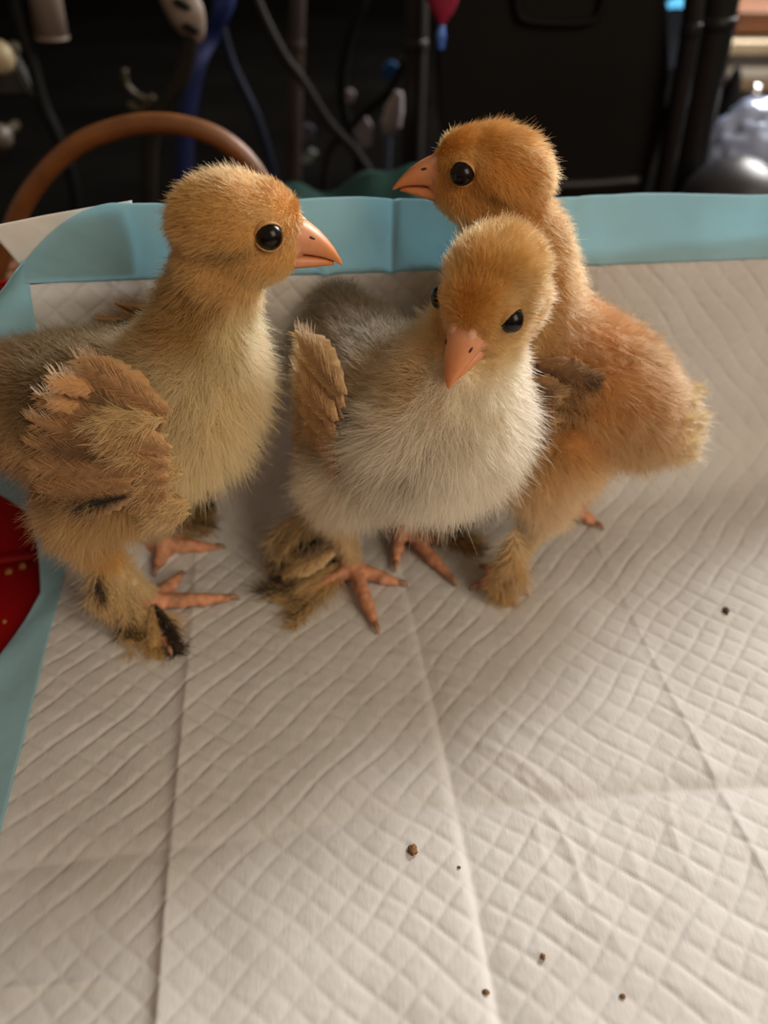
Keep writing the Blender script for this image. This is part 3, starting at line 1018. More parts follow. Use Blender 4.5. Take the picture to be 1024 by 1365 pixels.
# ---- chick standing beside the red wall, in profile
def chick_profile():
    pos, hd = (-0.082, 0.240), -3
    W = w2l(pos, hd)
    body = [(0.030, 0, 0.113, 0.0130, 0.0125, 0.0125), (0.026, 0, 0.100, 0.0165, 0.016, 0.016), (0.018, 0, 0.086, 0.0235, 0.0225, 0.021), (0.010, 0, 0.078, 0.027, 0.026, 0.0245),
            (-0.010, 0, 0.0765, 0.026, 0.027, 0.024), (-0.026, 0, 0.079, 0.020, 0.022, 0.020), (-0.038, 0, 0.083, 0.012, 0.014, 0.012), (-0.047, 0, 0.086, 0.006, 0.008, 0.006)]
    legs = [leg_spec(W, (206, 818), (-0.004, -0.016, 0.062), (-0.014, -0.020, 0.055), (-0.017, -0.020, 0.043), [(305, 804), (240, 776), (226, 868), (180, 800)]),
            leg_spec(W, (222, 742), (-0.002, 0.016, 0.062), (-0.006, 0.020, 0.050), (-0.014, 0.020, 0.035), [(288, 736), (212, 762), (262, 716), (196, 735)])]
    c = Chick('chick', 'golden chick in profile with a fanned buff wing, beside the red bin wall', pos, hd, at(328, 304, 0.236), (2, -4, 0), body, legs,
              palette(back=srgb(118, 90, 56), rump=srgb(160, 116, 80), flank=srgb(202, 162, 106), neck=srgb(182, 138, 78), thigh=srgb(214, 166, 98), belly=srgb(216, 176, 116)), 3, 130000)  # flank and neck colours darkened to include the shade on this chick
    fe = []
    fan = [(150, .030), (158, .035), (165, .038), (172, .039), (179, .039), (187, .038), (195, .035), (203, .030)]
    for i, (a, L) in enumerate(fan):
        fe.append((0.004 - 0.002 * i, 0.012 - 0.0034 * i, a, L, 0.011, BLACK if i == 7 else srgb(180, 136, 92) * (0.5 if i % 3 == 1 else 1), srgb(222, 174, 120), srgb(220, 174, 120), 0.004 + 0.0010 * i))
    for i, (a, L) in enumerate([(165, .020), (178, .021), (192, .020), (205, .017)]):
        fe.append((0.005 - 0.001 * i, 0.004 - 0.0050 * i, a, L, 0.0095, srgb(186, 142, 96), srgb(232, 186, 132), srgb(238, 194, 140), 0.0105))
    c.wing(-1, (0.019, -0.027, 0.083), fe)
    c.wing(1, (0.015, 0.026, 0.077), fe)
    A, Bk = srgb(226, 196, 140), srgb(50, 42, 36)
    f0 = np.array(c.legs[0]['foot']); f1 = np.array(c.legs[1]['foot'])
    sp = []
    rs = np.random.RandomState(5)
    sh = []
    for k in range(78):
        z0 = 0.058 + 0.038 * rs.rand()
        far = sstep(0.070, 0.086, z0)
        sh.append(((0.021 + 0.007 * rs.rand() - 0.10 * abs(z0 - 0.076) - 0.012 * far * rs.rand(), -0.0290 - 0.004 * rs.rand(), z0), (-1.0, -0.16 + 0.10 * rs.normal(), 0.22 * rs.normal() + 0.1), 0.005 + 0.005 * rs.rand(), 0.0060, srgb(222, 190, 136), srgb(220, 184, 126), 110))
    c.plume(sh, 'shoulder_down')
    for k, (x0, z0, dz, L) in enumerate(((0.010, 0.0985, 0.30, 0.021), (0.006, 0.0945, 0.18, 0.018))):
        vane('scapular_feather', c.root, frame((x0, -0.0255, z0), (-1, -0.30, dz), (0, -1, 0.7)), L, 0.0065, srgb(214, 162, 106), srgb(228, 182, 128), srgb(232, 184, 130), 0.05, 60 + k)
    for f, sd in ((f0, -1), (f1, 1)):
        for k in range(20):
            z = 0.004 + 0.028 * (k / 19)
            q = np.array((-0.001 - 0.40 * z + 0.002 * rs.normal(), sd * 0.004, z))
            d = np.array((0.05 + 0.30 * rs.normal() + (1.0 if sd > 0 else 0), sd * (0.9 + 0.3 * rs.rand()), -0.8 - 0.4 * rs.rand()))
            dk = rs.rand() < 0.3
            sp.append((f + q, d, 0.012 + 0.006 * rs.rand(), 0.006, A, Bk if dk else srgb(210, 172, 116), 130))
        for k in range(8):
            d = np.array((0.5 * k / 7 + 0.1 * rs.normal() + (0.9 if sd > 0 else 0), sd * 1.0, -0.12))
            sp.append((f + np.array((0.001 * k, sd * 0.004, 0.006)), d, 0.014 + 0.005 * rs.rand(), 0.006, srgb(206, 170, 114), Bk if k > 4 else srgb(200, 160, 100), 130))
    for k in range(12):
        sp.append((f1 + np.array((0.002, 0.006, 0.010 + 0.0012 * k)), (1.0, 0.25 + 0.2 * rs.normal(), 0.05 + 0.2 * rs.normal()), 0.013 + 0.004 * rs.rand(), 0.006, srgb(150, 120, 80), Bk if k % 2 else srgb(170, 134, 84), 130))
    c.plume(sp)
    for k, (ax, ay, L) in enumerate(((0.75, -1.0, 0.021), (0.25, -1.0, 0.017))):
        vane('foot_feather', c.root, frame(f0 + np.array((0.002, -0.004, 0.008)), (ax, ay, -0.22), (0, -0.2, 1)), L, 0.0058, BLACK if k == 0 else srgb(190, 150, 96), srgb(84, 66, 50) if k == 0 else srgb(220, 186, 134), DARK if k == 0 else srgb(210, 172, 112), 0.05, 70 + k)
    return c


def chick_front():
    pos, hd = (0.006, 0.247), -56
    W = w2l(pos, hd)
    body = [(0.024, 0.008, 0.106, 0.0135, 0.014, 0.0135), (0.024, 0.004, 0.096, 0.017, 0.019, 0.017), (0.022, 0, 0.082, 0.023, 0.025, 0.021), (0.014, 0, 0.074, 0.026, 0.0275, 0.0245),
            (-0.008, 0, 0.073, 0.026, 0.0275, 0.024), (-0.024, 0, 0.078, 0.020, 0.022, 0.019), (-0.034, 0, 0.088, 0.011, 0.012, 0.011), (-0.040, 0, 0.096, 0.005, 0.006, 0.006)]
    legs = [leg_spec(W, (472, 772), (0.000, -0.018, 0.060), (-0.006, -0.021, 0.050), (-0.014, -0.020, 0.034), [(500, 838), (530, 783), (410, 800), (455, 745)]),
            leg_spec(W, (534, 712), (0.000, 0.018, 0.060), (-0.004, 0.020, 0.050), (-0.012, 0.020, 0.034), [(528, 756), (600, 776), (575, 728), (506, 702)])]
    c = Chick('chick', 'cream breasted chick facing forward with its beak lowered to one side', pos, hd, at(652, 390, 0.224), (-123, 22, -5), body, legs,
              palette(breast=srgb(246, 234, 212), flank=srgb(244, 230, 200), belly=srgb(242, 228, 198), throat=srgb(246, 234, 210), back=srgb(150, 128, 98), rump=srgb(104, 92, 76), neck=srgb(222, 190, 138), open=0.0034, slant=0), 8, 140000)
    fe = []
    for i in range(8):
        fe.append((-0.002 - 0.001 * i, 0.016 - 0.0048 * i, 158 + 5 * i, 0.029, 0.012, srgb(182, 142, 98), srgb(232, 196, 146), srgb(236, 202, 154), 0.005))
    for i in range(4):
        fe.append((-0.002, 0.008 - 0.006 * i, 165 + 8 * i, 0.020, 0.010, srgb(196, 150, 104), srgb(230, 188, 136), srgb(226, 180, 130), 0.008))
    c.wing(-1, (0.013, -0.0245, 0.077), fe, 0.10, 0.35)
    c.wing(1, (0.004, 0.023, 0.066), fe)
    A, Bk = srgb(222, 196, 146), srgb(48, 40, 36)
    sp = []
    rs = np.random.RandomState(15)
    for li, sd in ((0, -1), (1, 1)):
        f = np.array(c.legs[li]['foot'])
        for k in range(22):
            z = 0.004 + 0.028 * (k / 21)
            q = np.array((-0.003 - 0.4 * z, sd * 0.004, z))
            d = np.array((-0.5 + 0.35 * rs.normal() + 2.0 * li, sd * (1.0 + 0.3 * rs.rand()), -0.55 - 0.4 * rs.rand()))
            dk = rs.rand() < 0.4
            sp.append((f + q, d, 0.018 + 0.013 * rs.rand(), 0.008, A, Bk if dk else srgb(206, 168, 112), 150))
        for k in range(9):
            d = np.array((-0.6 + 1.0 * k / 8 + 0.1 * rs.normal() + 1.8 * li, sd * 1.0, -0.08))
            sp.append((f + np.array((0.0, sd * 0.005, 0.006)), d, 0.022 + 0.010 * rs.rand(), 0.008, srgb(206, 172, 116), Bk if k % 3 == 0 else srgb(190, 150, 94), 150))
    c.plume(sp)
    for li, sd in ((0, -1), (1, 1)):
        f = np.array(c.legs[li]['foot'])
        for k, (ax, z0, dz, L) in enumerate(((-0.5, 0.022, -0.5, 0.022), (-0.2, 0.016, -0.35, 0.024), (-0.8, 0.014, -0.3, 0.024), (0.1, 0.008, -0.15, 0.022), (-0.4, 0.008, -0.15, 0.027))):
            vane('foot_feather', c.root, frame(f + np.array((-0.004, sd * 0.004, z0)), (ax + 2.0 * li, sd, dz), (0.1, sd * 0.3, 1)), L, 0.0085, (BLACK, srgb(196, 160, 110), srgb(60, 50, 44), srgb(204, 168, 116), BLACK)[k], srgb(150, 122, 88) if k != 1 else srgb(226, 196, 146), DARK if k in (2, 4) else srgb(200, 162, 108), 0.05, 90 + k)
    return c


def chick_rear():
    pos, hd = (0.068, 0.266), 166
    W = w2l(pos, hd)
    body = [(0.025, 0, 0.120, 0.0140, 0.0130, 0.0135), (0.022, 0, 0.106, 0.0165, 0.016, 0.016), (0.020, 0, 0.092, 0.020, 0.0205, 0.019), (0.010, 0, 0.080, 0.0235, 0.024, 0.0225),
            (-0.006, 0, 0.073, 0.0235, 0.0245, 0.022), (-0.019, 0, 0.066, 0.017, 0.019, 0.017), (-0.028, 0, 0.060, 0.010, 0.012, 0.011), (-0.034, 0, 0.060, 0.006, 0.008, 0.007)]
    legs = [leg_spec(W, (672, 776), (0.004, 0.016, 0.058), (0.008, 0.021, 0.048), (0.004, 0.022, 0.034), [(692, 790), (640, 786), (650, 765)]),
            leg_spec(W, (762, 690), (0.000, -0.014, 0.058), (0.000, -0.016, 0.046), (-0.006, -0.016, 0.034), [(792, 704), (742, 694), (752, 678)])]
    c = Chick('chick', 'orange backed chick with its head turned sideways, behind the cream breasted chick', pos, hd, at(645, 232, 0.272), (176, -16, 0), body, legs,
              palette(back=srgb(206, 150, 90), flank=srgb(212, 166, 110), rump=srgb(226, 192, 140), crown=srgb(222, 160, 76), cheek=srgb(222, 166, 92), neck=srgb(216, 162, 88), breast=srgb(226, 192, 136), belly=srgb(230, 198, 152), thigh=srgb(244, 220, 180)), 14, 120000)
    fe = []
    for i in range(7):
        fe.append((0.002 - 0.001 * i, 0.012 - 0.0050 * i, 196 + 7 * i, 0.022, 0.010, srgb(112, 78, 46), srgb(150, 108, 66), srgb(216, 170, 116) if i % 2 else srgb(52, 40, 30), 0.004))
    for i in range(3):
        fe.append((0.004, 0.008 - 0.008 * i, 205 + 8 * i, 0.013, 0.009, srgb(110, 80, 52), srgb(170, 128, 82), srgb(210, 166, 112), 0.008))
    c.wing(1, (0.012, 0.024, 0.080), fe)
    c.wing(-1, (0.012, -0.024, 0.080), fe)
    sp = []
    rs = np.random.RandomState(25)
    tu = [((-0.034 + 0.002 * rs.normal(), 0.006 * rs.normal(), 0.061 + 0.004 * rs.normal()), (-1.0 + 0.25 * rs.normal(), 0.25 * rs.normal(), 0.5 + 0.25 * rs.normal()), 0.0065, 0.0055, srgb(236, 208, 158), srgb(240, 216, 168), 160) for _ in range(26)]
    c.plume(tu, 'tail_tuft')
    for li, sd in ((0, 1), (1, -1)):
        f = np.array(c.legs[li]['foot'])
        for k in range(16):
            z = 0.004 + 0.026 * (k / 15)
            d = np.array((0.1 + 0.35 * rs.normal(), sd * (0.9 + 0.3 * rs.rand()), -0.7 - 0.4 * rs.rand()))
            sp.append((f + np.array((-0.002, sd * 0.003, z)), d, 0.010 + 0.006 * rs.rand(), 0.006, srgb(228, 196, 146), srgb(206, 168, 112), 120))
    c.plume(sp)
    return c


import time as _t
_t0 = _t.time()
chick_profile()
chick_front()
chick_rear()
print('chicks', _t.time() - _t0)

# ------------------------------------------------------------------ things behind the bin
M_rattan = mat('varnished_cane', srgb(112, 68, 32), 0.45, var=0.25, scale=60, bump=0.15, bscale=150)
M_blackp = mat('black_plastic', (0.006, 0.006, 0.0055), 0.6, var=0.2, scale=15, bump=0.1, bscale=400, spec=0.12)
M_blackm = mat('black_painted_metal', (0.008, 0.008, 0.008), 0.4, var=0.2, scale=20, spec=0.25)
M_cable = mat('grey_cable_rubber', srgb(30, 27, 24), 0.6, var=0.15, scale=80, spec=0.12)
M_cableb = mat('dark_blue_cable_rubber', srgb(24, 30, 46), 0.5, var=0.15, scale=80, spec=0.12)
M_cablek = mat('black_cable_rubber', srgb(20, 20, 20), 0.5, var=0.15, scale=80, spec=0.12)
M_strap = mat('blue_webbing', srgb(10, 28, 84), 0.7, var=0.2, scale=200, bump=0.3, bscale=900)
M_beige = mat('beige_plastic', srgb(118, 104, 94), 0.5, var=0.08, scale=40)
M_brownw = mat('dark_brown_wood', srgb(44, 31, 20), 0.6, var=0.3, scale=30)
M_card = mat('pale_card', srgb(170, 160, 162), 0.7, var=0.1, scale=40)
M_bluep = mat('blue_plastic', srgb(20, 70, 120), 0.4, var=0.1, scale=40)
M_teal = mat('teal_cloth', srgb(10, 58, 54), 0.8, var=0.2, scale=90, bump=0.3, bscale=300)
M_pinkp = mat('pink_plastic', srgb(150, 40, 66), 0.5, var=0.2, scale=80)
M_wood = mat('brown_shelf_wood', srgb(126, 80, 50), 0.55, var=0.25, scale=25)
M_cream = mat('cream_paper', srgb(226, 208, 176), 0.7, var=0.08, scale=40)
M_tan = mat('tan_cover', srgb(186, 156, 128), 0.6, var=0.12, scale=40)
M_whitep = mat('white_paint', srgb(200, 188, 172), 0.7, var=0.06, scale=10)
M_bag = mat('pale_blue_plastic_film', srgb(170, 182, 214), 0.18, var=0.15, scale=60, bump=0.5, bscale=60, coat=0.4)
M_greyp = mat('dark_grey_plastic', srgb(44, 42, 46), 0.4, var=0.15, scale=30)
M_chrome = mat('chrome', (0.6, 0.6, 0.62), 0.15, metal=1.0, var=0.1, scale=50)
M_glow = mat('blue_lit_screen', srgb(60, 150, 220), 0.3, emit=tuple(srgb(110, 205, 250)), estr=1.0, var=0.1, scale=30)
M_brass = mat('dull_brass', srgb(60, 52, 34), 0.5, metal=0.3, var=0.3, scale=60)


def rel(o, pts):
    return [Vector(p) - Vector(o.location) for p in pts]


def basket():
    c = Vector((-0.128, 0.44, -0.012))
    root = empty('basket', c)
    tag(root, 'cane basket with an arched handle, behind the pad', 'basket')
    pts = [at(p[0], p[1], 0.44) for p in ((-14, 420), (2, 345), (34, 266), (90, 202), (150, 173), (210, 164), (272, 175), (318, 203), (350, 245), (372, 300), (384, 380))]
    tube('handle', rel(root, pts), 0.0049, M_rattan, root, 70, 12)
    zr = 0.05
    a0, a1 = pts[0].x - c.x, pts[-1].x - c.x
    rx, cx = (a1 - a0) / 2, (a0 + a1) / 2
    for k in range(12):
        z = 0.004 + k * 0.0040
        f = 0.86 + 0.14 * k / 11
        ring = [Vector((cx + rx * f * math.cos(t), rx * 0.62 * f * math.sin(t), z)) for t in np.linspace(0, 2 * math.pi, 49)]
        v, fc = tube_geo(np.array([tuple(p) for p in ring]), 0.0036, 8)
        mesh_obj('weaver', v, fc, M_rattan, root)
    for t in np.linspace(0, 2 * math.pi, 25)[:-1]:
        p0 = Vector((cx + rx * 0.83 * math.cos(t), rx * 0.52 * math.sin(t), 0.002)); p1 = Vector((cx + rx * 1.02 * math.cos(t), rx * 0.635 * math.sin(t), 0.052))
        tube('stake', [p0, (p0 + p1) / 2, p1], 0.0022, M_rattan, root, 6, 8)
    bm = bmesh.new()
    bmesh.ops.create_cone(bm, cap_ends=True, segments=32, radius1=1, radius2=1, depth=1, matrix=Matrix.Translation((cx, 0, 0.003)) @ Matrix.Diagonal((rx * 0.84, rx * 0.52, 0.006, 1)))
    bm_obj('base', bm, M_rattan, root)


basket()


def black_case():
    Y = 0.60
    root = empty('carry_case', at(745, 250, Y) * 1.0)
    root.location.z = -0.012
    tag(root, 'large black plastic case with a recessed grip, behind the pad', 'case')
    out = [(596, -90), (590, -60), (586, 60), (590, 180), (600, 246), (612, 300), (700, 330), (838, 330), (852, 300), (862, 246), (886, 150), (893, 110), (888, 30), (880, -60), (872, -90)]
    front = [at(x, y, Y) - root.location for x, y in out]
    foot = min(p.z for p in front)
    bm = bmesh.new()
    a = [bm.verts.new((p.x, p.y, p.z)) for p in front]
    b = [bm.verts.new((p.x, p.y + 0.07, p.z)) for p in front]
    bm.faces.new(a[::-1]); bm.faces.new(b)
    for i in range(len(a)):
        j = (i + 1) % len(a)
        bm.faces.new((a[i], a[j], b[j], b[i]))
    bmesh.ops.bevel(bm, geom=[e for e in bm.edges if abs(e.verts[0].co.y - e.verts[1].co.y) < 1e-6], offset=0.004, segments=3, affect='EDGES')
    bm_obj('shell', bm, M_blackp, root)
    # grip: a raised frame round a recess
    g = [at(x, y, Y - 0.002) - root.location for x, y in ((690, -30), (690, 10), (705, 28), (780, 30), (802, 12), (806, -30))]
    tube('grip', g, 0.0025, M_blackp, root, 40, 8)
    g = [at(x, y, Y - 0.001) - root.location for x, y in ((610, 244), (700, 247), (780, 246), (852, 240))]
    tube('lip', g, 0.0035, M_greyp, root, 20, 8)  # greyer than the shell: the faint light on this edge is in its colour
    # the part it stands on
    q = at(740, 300, Y) - root.location
    box('foot', (q.x, 0.035, (q.z - 0.0) / 2), (0.10, 0.05, q.z), M_blackp, root, bevel=0.003)
    return root


black_case()


def posts():
    for (name, lab, pts, r, m, Y) in (
            ('frame_post', 'thick black metal post leaning beside the black case', ((966, -60), (952, 30), (928, 150), (912, 245), (900, 320), (880, 460)), 0.0135, M_blackm, 0.63),
            ('frame_rail', 'slim black rail between the black case and thick post', ((930, -60), (921, 40), (902, 150), (884, 250), (872, 320), (850, 450)), 0.006, M_blackm, 0.59),
            ('wooden_pole', 'brown wooden pole standing among the cables', ((398, -60), (395, 60), (392, 180), (390, 260), (389, 420)), 0.006, M_brownw, 0.72),
            ('dark_pole', 'dark upright pole beside the black case', ((556, -60), (554, 60), (550, 180), (549, 260), (548, 420)), 0.0085, mat('dark_olive_metal', srgb(34, 30, 24), 0.5, var=0.2), 0.70)):
        P = [at(x, y, Y) for x, y in pts]
        P[-1] = Vector((P[-1].x, P[-1].y, -0.012))
        root = empty(name, (P[-1].x, P[-1].y, -0.012))
        tag(root, lab, 'pole')
        tube('shaft', rel(root, P), r, m, root, 30, 14)
        lathe('foot', (0, 0, 0.001), [(r * 2.2, 0), (r * 2.2, 0.003), (r * 1.2, 0.008)], m, root, 20)
        q = at(pts[1][0], pts[1][1], Y) - root.location
        lathe('collar', q, [(r * 1.0, -0.004), (r * 1.05, -0.003), (r * 1.05, 0.003), (r * 1.0, 0.004)], m, root, 16)


posts()


def cables():
    def cable(lab, pts, r, m, Y, end=None, name='cable'):
        P = [at(x, y, Y + dy) for x, y, dy in pts]
        root = empty(name, (P[-1].x, P[-1].y, -0.012))
        P.append(Vector((P[-1].x, P[-1].y, -0.010)))
        tag(root, lab, 'cable', 'cables hanging behind the pad')
        tube('cord', rel(root, P), r, m, root, 60, 10)
        tube('sleeve', rel(root, [P[0], P[0] * 0.9 + P[1] * 0.1, P[0] * 0.8 + P[1] * 0.2]), r * 1.35, m, root, 8, 10)
        return root
    cable('slim dark blue cable hanging behind the cane handle', [(276, -60, 0), (288, 0, 0), (308, 80, 0), (340, 150, 0), (358, 205, 0), (366, 250, 0), (372, 380, 0)], 0.0031, M_cableb, 0.66)
    cable('grey brown cable crossing in front of the wooden pole', [(325, -60, 0), (342, 0, 0), (376, 70, 0), (405, 110, 0), (440, 165, 0), (476, 205, 0), (500, 260, 0), (505, 400, 0)], 0.0033, M_cable, 0.66)
    cable('thin dark cable curving beside the dark upright pole', [(490, -50, 0), (484, 0, 0), (466, 50, 0), (456, 110, 0), (462, 160, 0), (478, 220, 0), (480, 400, 0)], 0.0036, M_cablek, 0.74)
    cable('dark cable looping up towards the dark pole', [(540, 80, 0), (520, 120, 0), (486, 150, 0), (462, 176, 0), (440, 200, 0), (432, 260, 0), (430, 400, 0)], 0.0030, M_cable, 0.72)
    cable('black cable looping behind the pale tube', [(12, -50, 0), (24, 20, 0), (44, 90, 0), (58, 140, 0), (80, 190, 0), (100, 260, 0), (110, 420, 0)], 0.0042, M_cablek, 0.62)
    # plug with a thick lead
    Y = 0.58
    root = empty('power_plug', (at(205, 300, Y).x, Y, -0.012))
    tag(root, 'beige power plug with a thick grey lead, above the cane handle', 'plug')
    tube('lead', rel(root, [at(254, 46, Y), at(250, 75, Y), at(238, 110, Y), at(214, 148, Y), at(200, 200, Y), at(200, 330, Y), Vector((at(200, 330, Y).x, Y, -0.010))]), 0.0052, M_cable, root, 50, 12)
    q = [at(228, -40, Y), at(236, -10, Y), at(250, 22, Y), at(258, 44, Y), at(260, 58, Y)]
    tube('housing', rel(root, q), [0.010, 0.0115, 0.011, 0.0075, 0.003], M_beige, root, 24, 16, 0.7)
    for (x, y) in ((243, 6), (255, 38)):
        p = at(x, y, Y - 0.0085) - root.location
        bm = bmesh.new(); ico(bm, p, (0.0055, 0.0015, 0.0022), 3, Matrix.Rotation(0.4, 3, 'Y'))
        bm_obj('socket_slot', bm, M_blackp, root, True)
    # blue strap
    Y = 0.64
    path = spline([at(306, -60, Y), at(298, 10, Y), at(280, 50, Y + .01), at(262, 85, Y), at(252, 130, Y), at(246, 190, Y), at(244, 300, Y)], 40)
    root = empty('webbing_strap', (path[-1][0], Y, -0.012))
    path[-1][2] = -0.010
    tag(root, 'blue webbing strap hanging beside the beige plug', 'strap')
    verts, faces = [], []
    for i, p in enumerate(path):
        tw = 0.5 * math.sin(i * 0.16)
        d = np.array((math.cos(tw), math.sin(tw), 0.15)) * 0.0075
        n = np.array((-math.sin(tw), math.cos(tw), 0)) * 0.0008
        for q in (p - d - n, p + d - n, p + d + n, p - d + n):
            verts.append(q - np.array(root.location))
    for i in range(len(path) - 1):
        for k in range(4):
            a, b = 4 * i + k, 4 * i + (k + 1) % 4
            faces.append((a, b, b + 4, a + 4))
    faces += [(0, 1, 2, 3), tuple(4 * (len(path) - 1) + k for k in (3, 2, 1, 0))]
    mesh_obj('band', verts, faces, M_strap, root)


cables()


def small_things():
    # pale tube hanging at the top
    Y = 0.62
    p0, p1 = at(46, -80, Y), at(70, 52, Y)
    d = (p1 - p0)
    root = empty('mailing_tube', p1)
    tag(root, 'pale beige tube hanging open end down above the cables', 'tube')
    R = d.normalized().to_track_quat('Z', 'Y').to_matrix()
    lathe('barrel', -d, [(0.0095, 0), (0.0100, 0.003), (0.0100, d.length)], M_beige, root, 24, R)
    lathe('rim', -d * 0.03, [(0.0100, 0), (0.0104, 0.0003), (0.0104, d.length * 0.03), (0.0085, d.length * 0.03), (0.0085, 0)], M_beige, root, 24, R)
    # dark cloth flap
    Y = 0.63
    pts = [at(x, y, Y) for x, y in ((-40, 60), (14, 70), (46, 128), (-5, 124), (-40, 116))]
    bm = bmesh.new()
    a = [bm.verts.new(p) for p in pts]; b = [bm.verts.new(p + Vector((0, 0.012, 0))) for p in pts]
    bm.faces.new(a); bm.faces.new(b[::-1])
    for i in range(5):
        j = (i + 1) % 5
        bm.faces.new((a[i], a[j], b[j], b[i]))
    bmesh.ops.bevel(bm, geom=list(bm.edges), offset=0.002, segments=2, affect='EDGES')
    tag(bm_obj('cardboard_flap', bm, mat('dark_card', srgb(44, 40, 34), 0.8, var=0.2)), 'dark grey card flap below the pale tube', 'card')
    # two pale bulbs seen at the border
    for (x, y, r, lab, m) in ((-2, 76, 0.0105, 'cream glossy knob above the dark card flap', mat('cream_enamel', srgb(160, 146, 118), 0.4, var=0.05)), (0, 182, 0.0085, 'small dull pale knob under the dark card flap', mat('dull_enamel', srgb(84, 76, 68), 0.45, var=0.08))):
        p = at(x, y, 0.60)
        root = empty('drawer_knob', p)
        tag(root, lab, 'knob')
        RX = Matrix.Rotation(math.pi / 2, 3, 'X')
        lathe('cap', (0, 0, 0), [(0.0005, 0.008), (r * 0.6, 0.0072), (r * 0.92, 0.004), (r, 0.0), (r * 0.8, -0.005), (r * 0.5, -0.008)], m, root, 24, RX)
        lathe('stem', (0, 0.0, 0), [(r * 0.4, -0.03), (r * 0.4, -0.007)], M_brass, root, 16, RX)
    # brass clip in the dark
    Y = 0.66
    root = empty('metal_clip', at(180, 135, Y))
    tag(root, 'dull brass spring clip in the dark above the cane handle', 'clip')
    for k, pts in enumerate((((165, 92), (168, 112), (180, 126), (196, 134)), ((170, 138), (184, 146), (196, 140), (204, 128)))):
        tube('jaw', rel(root, [at(x, y, Y) for x, y in pts]), 0.0026, M_brass, root, 20, 8)
    # pale cards and boxes low behind the pad
    def card(name, lab, cat, px, Y, m, th=0.004):
        P = [at(x, y, Y) for x, y in px]
        c = sum(P, Vector()) / len(P)
        bm = bmesh.new()
        a = [bm.verts.new(p - c) for p in P]; b = [bm.verts.new(p - c + Vector((0, th, 0))) for p in P]
        bm.faces.new(a); bm.faces.new(b[::-1])
        n = len(a)
        for i in range(n):
            j = (i + 1) % n
            bm.faces.new((a[i], a[j], b[j], b[i]))
        bmesh.ops.bevel(bm, geom=list(bm.edges), offset=min(0.0012, th * 0.25), segments=2, affect='EDGES')
        o = bm_obj(name, bm, m)
        o.location = c
        tag(o, lab, cat)
        return o
    card('price_card', 'pale lilac card leaning behind the grey brown cable', 'card', ((468, 172), (488, 156), (496, 168), (494, 196), (472, 198)), 0.78, M_card)
    card('paper_scrap', 'small pale round scrap above the lilac card', 'paper', ((457, 124), (466, 119), (474, 124), (472, 136), (462, 138), (456, 132)), 0.78, M_card)
    card('glass_slide', 'small greenish white slip low beside the wooden pole', 'paper', ((400, 216), (414, 198), (423, 204), (412, 220)), 0.76, mat('pale_green_card', srgb(150, 164, 156), 0.4, var=0.1))
    card('folded_card', 'dim lilac folded card behind the wooden pole', 'card', ((398, 176), (408, 164), (420, 172), (418, 188), (402, 190)), 0.79, mat('dim_lilac_card', srgb(84, 78, 96), 0.7, var=0.1))
    card('blue_cap', 'small blue plastic piece beside the dark pole', 'plastic piece', ((508, 92), (522, 82), (532, 90), (528, 106), (512, 108)), 0.76, M_bluep, 0.01)
    # spoon shaped pale thing on a rod
    Y = 0.68
    root = empty('paint_brush', Vector((at(516, 300, Y).x, Y, -0.012)))
    tag(root, 'upright brush with a pale head beside the dark pole', 'brush')
    tube('head', rel(root, [at(532, 122, Y), at(526, 145, Y), at(521, 165, Y), at(517, 180, Y)]), [0.003, 0.0068, 0.0075, 0.003], M_card, root, 16, 12, 0.5)
    tube('handle', rel(root, [at(518, 176, Y), at(516, 215, Y), at(515, 260, Y), Vector((at(515, 300, Y).x, Y, -0.011))]), 0.0026, mat('blue_grey_rod', srgb(84, 92, 112), 0.4, var=0.1), root, 20, 10)
    # pink and blue hanging tag
    Y = 0.56
    root = empty('hanging_ornament', at(590, 30, Y))
    tag(root, 'pink ornament with a blue tip, hanging before the black case', 'ornament')
    tube('body', rel(root, [at(590, -40, Y), at(590, -10, Y), at(590, 15, Y), at(589, 32, Y)]), [0.007, 0.0105, 0.0065, 0.0020], M_pinkp, root, 20, 14, 0.7)
    tube('tip', rel(root, [at(589, 34, Y), at(588, 48, Y), at(588, 66, Y)]), [0.0016, 0.0030, 0.0018], mat('blue_glass', srgb(70, 110, 190), 0.15, var=0.1), root, 12, 12)
    # teal cloth just over the pad's edge
    Y = 0.50
    V = []
    ns, nq = 40, 10
    for j in range(nq):
        for i in range(ns):
            u, w = i / (ns - 1), j / (nq - 1)
            p = at(340 + 220 * u, 240 + 14 * math.sin(u * 5) + 6 * math.sin(u * 17), Y + 0.05 * w)
            V.append(p + Vector((0, 0, -0.05 * (1 - w) ** 2 * 0 - 0.004 * w + 0.003 * math.sin(w * 6 + u * 9))))
    top = len(V)
    for i in range(ns):
        V.append(Vector((V[i].x, V[i].y - 0.004, -0.010)))
    F = [(j * ns + i, j * ns + i + 1, (j + 1) * ns + i + 1, (j + 1) * ns + i) for j in range(nq - 1) for i in range(ns - 1)]
    F += [(i, top + i, top + i + 1, i + 1) for i in range(ns - 1)]
    o = mesh_obj('folded_cloth', V, F, M_teal)
    sm = o.modifiers.new('thickness', 'SOLIDIFY'); sm.thickness = 0.002
    tag(o, 'dark teal cloth just behind the pad edge', 'cloth')


small_things()


